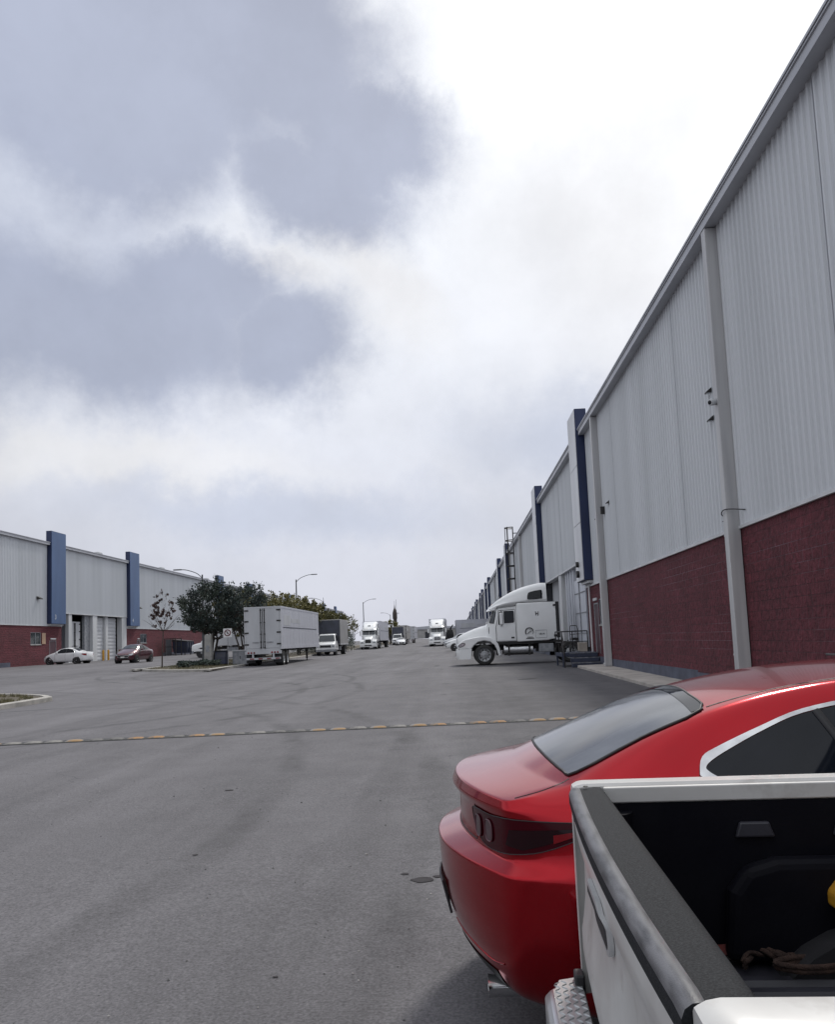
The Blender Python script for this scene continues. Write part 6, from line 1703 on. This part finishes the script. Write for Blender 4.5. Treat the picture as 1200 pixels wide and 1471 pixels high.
# ------------------------------------------------------------------ camera
def camera():
    f, cx, cy, rho = 1200.0, 600.0, 800.0, .042
    VP = (655.0, 917.0)
    d = Vector(((VP[0]-cx)/f, (VP[1]-cy)/f, 1)).normalized()
    p2 = Vector(((VP[0]+1000-cx)/f, (VP[1]-1000*rho-cy)/f, 1))
    n = d.cross(p2).normalized()
    if n.y > 0: n = -n
    X = d.cross(n)
    # rows: world axes written in image coordinates (x right, y down, z forward)
    right = Vector((X.x, d.x, n.x)); down = Vector((X.y, d.y, n.y)); fwd = Vector((X.z, d.z, n.z))
    cam = bpy.data.cameras.new('camera'); o = bpy.data.objects.new('camera', cam); COL.objects.link(o)
    M4 = Matrix(((right.x, -down.x, -fwd.x, 0), (right.y, -down.y, -fwd.y, 0), (right.z, -down.z, -fwd.z, 1.62), (0, 0, 0, 1)))
    o.matrix_world = M4
    cam.sensor_fit = 'VERTICAL'; cam.sensor_height = 36; cam.lens = f / 1471 * 36
    cam.shift_y = (cy - 735.5) / 1471
    cam.clip_start = .05; cam.clip_end = 6000
    SC.camera = o
camera()

# ------------------------------------------------------------------ light and sky
SUN_EL, SUN_AZ = 52.0, 22.0      # azimuth measured from the street direction (+Y) towards +X
def sky():
    w = bpy.data.worlds.new('World'); SC.world = w; w.use_nodes = True
    nt = w.node_tree; N = nt.nodes; L = nt.links
    bg = N['Background']; bg.inputs['Strength'].default_value = .1
    st = N.new('ShaderNodeTexSky'); st.sky_type = 'NISHITA'; st.sun_disc = False
    st.sun_elevation = R(SUN_EL); st.sun_rotation = R(SUN_AZ); st.air_density = 1; st.dust_density = 3
    tc = N.new('ShaderNodeTexCoord')
    def math_(op, a, b=None, c=None):
        n = N.new('ShaderNodeMath'); n.operation = op
        for i, x in enumerate((a, b, c)):
            if x is None: continue
            if isinstance(x, (int, float)): n.inputs[i].default_value = x
            else: L.new(x, n.inputs[i])
        return n.outputs[0]
    def noise_(scale, det, vec, rough=.5, seed=0):
        n = N.new('ShaderNodeTexNoise'); n.noise_dimensions = '4D'; n.inputs['W'].default_value = seed
        n.inputs['Scale'].default_value = scale; n.inputs['Detail'].default_value = det; n.inputs['Roughness'].default_value = rough
        L.new(vec, n.inputs['Vector']); return n.outputs
    def rng(v, a, b, c, d, smooth=True):
        n = N.new('ShaderNodeMapRange'); n.interpolation_type = 'SMOOTHSTEP' if smooth else 'LINEAR'
        for k, x in zip(('From Min', 'From Max', 'To Min', 'To Max'), (a, b, c, d)): n.inputs[k].default_value = x
        L.new(v, n.inputs['Value']); return n.outputs['Result']
    dirv = tc.outputs['Generated']
    wn = noise_(4.4, 9, dirv, .66, 4.0)
    sub = N.new('ShaderNodeVectorMath'); sub.operation = 'SUBTRACT'; L.new(wn['Color'], sub.inputs[0]); sub.inputs[1].default_value = (.5, .5, .5)
    sc = N.new('ShaderNodeVectorMath'); sc.operation = 'SCALE'; sc.inputs['Scale'].default_value = .22; L.new(sub.outputs[0], sc.inputs[0])
    ad = N.new('ShaderNodeVectorMath'); ad.operation = 'ADD'; L.new(dirv, ad.inputs[0]); L.new(sc.outputs[0], ad.inputs[1])
    def azel(vec):
        sx = N.new('ShaderNodeSeparateXYZ'); L.new(vec, sx.inputs[0])
        az = math_('ARCTAN2', sx.outputs['X'], sx.outputs['Y'])
        hz = math_('SQRT', math_('ADD', math_('MULTIPLY', sx.outputs['X'], sx.outputs['X']), math_('MULTIPLY', sx.outputs['Y'], sx.outputs['Y'])))
        return math_('MULTIPLY', az, 57.2958), math_('MULTIPLY', math_('ARCTAN2', sx.outputs['Z'], hz), 57.2958)
    az, el = azel(ad.outputs[0]); az0, el0 = azel(dirv)
    def blob(a0, e0, ra, re, rot=0, edge=(1.3, .5)):
        c, s = math.cos(R(rot)), math.sin(R(rot))
        da = math_('SUBTRACT', az, a0); de = math_('SUBTRACT', el, e0)
        u = math_('ADD', math_('MULTIPLY', da, c / ra), math_('MULTIPLY', de, s / ra))
        v = math_('ADD', math_('MULTIPLY', da, -s / re), math_('MULTIPLY', de, c / re))
        q = math_('SQRT', math_('ADD', math_('MULTIPLY', u, u), math_('MULTIPLY', v, v)))
        return rng(q, edge[0], edge[1], 0, 1)
    def vmax(l):
        r = l[0]
        for x in l[1:]: r = math_('MAXIMUM', r, x)
        return r
    dark = vmax([blob(*b) for b in SKY_DARK])
    soft = vmax([blob(*b, edge=(1.4, .2)) for b in SKY_SOFT])
    bright = vmax([blob(*b, edge=(1.5, .1)) for b in SKY_BRIGHT])
    fine = rng(noise_(5, 7, dirv, .62, 5)['Fac'], .3, .7, .93, 1.07)
    fine2 = rng(noise_(1.6, 5, dirv, .55, 9)['Fac'], .3, .7, .92, 1.07)
    def mix(fac, a, b):
        n = N.new('ShaderNodeMix'); n.data_type = 'RGBA'
        if isinstance(fac, float): n.inputs[0].default_value = fac
        else: L.new(fac, n.inputs[0])
        for i, x in ((6, a), (7, b)):
            if isinstance(x, tuple): n.inputs[i].default_value = (*x, 1)
            else: L.new(x, n.inputs[i])
        return n.outputs[2]
    low = rng(el0, 0, 30, 0, 1)
    pale = vmax([blob(*b, edge=(1.6, .1)) for b in SKY_PALE])
    base = mix(low, (6.4, 6.6, 7.5), (9.6, 9.9, 10.5))
    base = mix(math_('MULTIPLY', pale, .8), base, (8.7, 8.7, 8.9))
    base = mix(bright, base, (10.8, 11.0, 11.3))
    base = mix(math_('MULTIPLY', soft, .75), base, (5.5, 5.95, 7.2))
    base = mix(math_('MULTIPLY', dark, .93), base, (4.1, 4.5, 5.75))
    v = N.new('ShaderNodeVectorMath'); v.operation = 'SCALE'; L.new(base, v.inputs[0]); L.new(math_('MULTIPLY', fine, fine2), v.inputs['Scale'])
    out = mix(.94, st.outputs['Color'], v.outputs[0])
    L.new(out, bg.inputs['Color'])
    sl = bpy.data.lights.new('sun', 'SUN'); sl.energy = 2.1; sl.angle = R(8); sl.color = (1, .96, .9)
    so = bpy.data.objects.new('sun', sl); COL.objects.link(so)
    dv = Vector((math.sin(R(SUN_AZ))*math.cos(R(SUN_EL)), math.cos(R(SUN_AZ))*math.cos(R(SUN_EL)), math.sin(R(SUN_EL))))
    so.rotation_euler = dv.to_track_quat('Z', 'Y').to_euler(); so.location = (0, 0, 60)
# (azimuth deg, elevation deg, radius az, radius el, rotation)
SKY_DARK = [(-28, 40, 20, 10, 0), (-12, 38, 12, 6.5, -14), (-5, 33.5, 8, 4.5, -16), (-24, 33, 13, 5.5, 0), (-9, 30.5, 8.5, 4.2, -14), (-40, 42, 22, 12, 0), (-24, 20.5, 14, 6.0, -4), (-11.5, 19.3, 6.5, 4.6, 0), (-34, 20, 12, 6.5, 0), (-17, 23.5, 8, 4, -12), (-18, 36, 12, 7, 0)]
SKY_SOFT = [(-30, 26.5, 14, 6, 0), (-24, 26, 9, 4.5, -10), (8, 14, 8, 3.5, 0), (-12, 8.5, 14, 2.5, 0), (60, 20, 30, 9, 0), (-80, 30, 25, 9, 0), (120, 25, 25, 8, 0)]
SKY_BRIGHT = [(14, 44, 18, 12, 0), (26, 34, 16, 10, 0), (9, 36, 9, 6, 0)]
SKY_PALE = [(-24, 11.5, 15, 2.0, 0), (-11, 25.2, 5, 1.4, -25), (-4, 24, 7, 3, -40), (16, 26, 14, 9, 0)]
sky()
vs = SC.view_settings; vs.view_transform = 'Standard'; vs.look = 'None'; vs.exposure = 0; vs.gamma = 1; vs.use_curve_mapping = False
SC.cycles.max_bounces = 6; SC.cycles.use_denoising = True
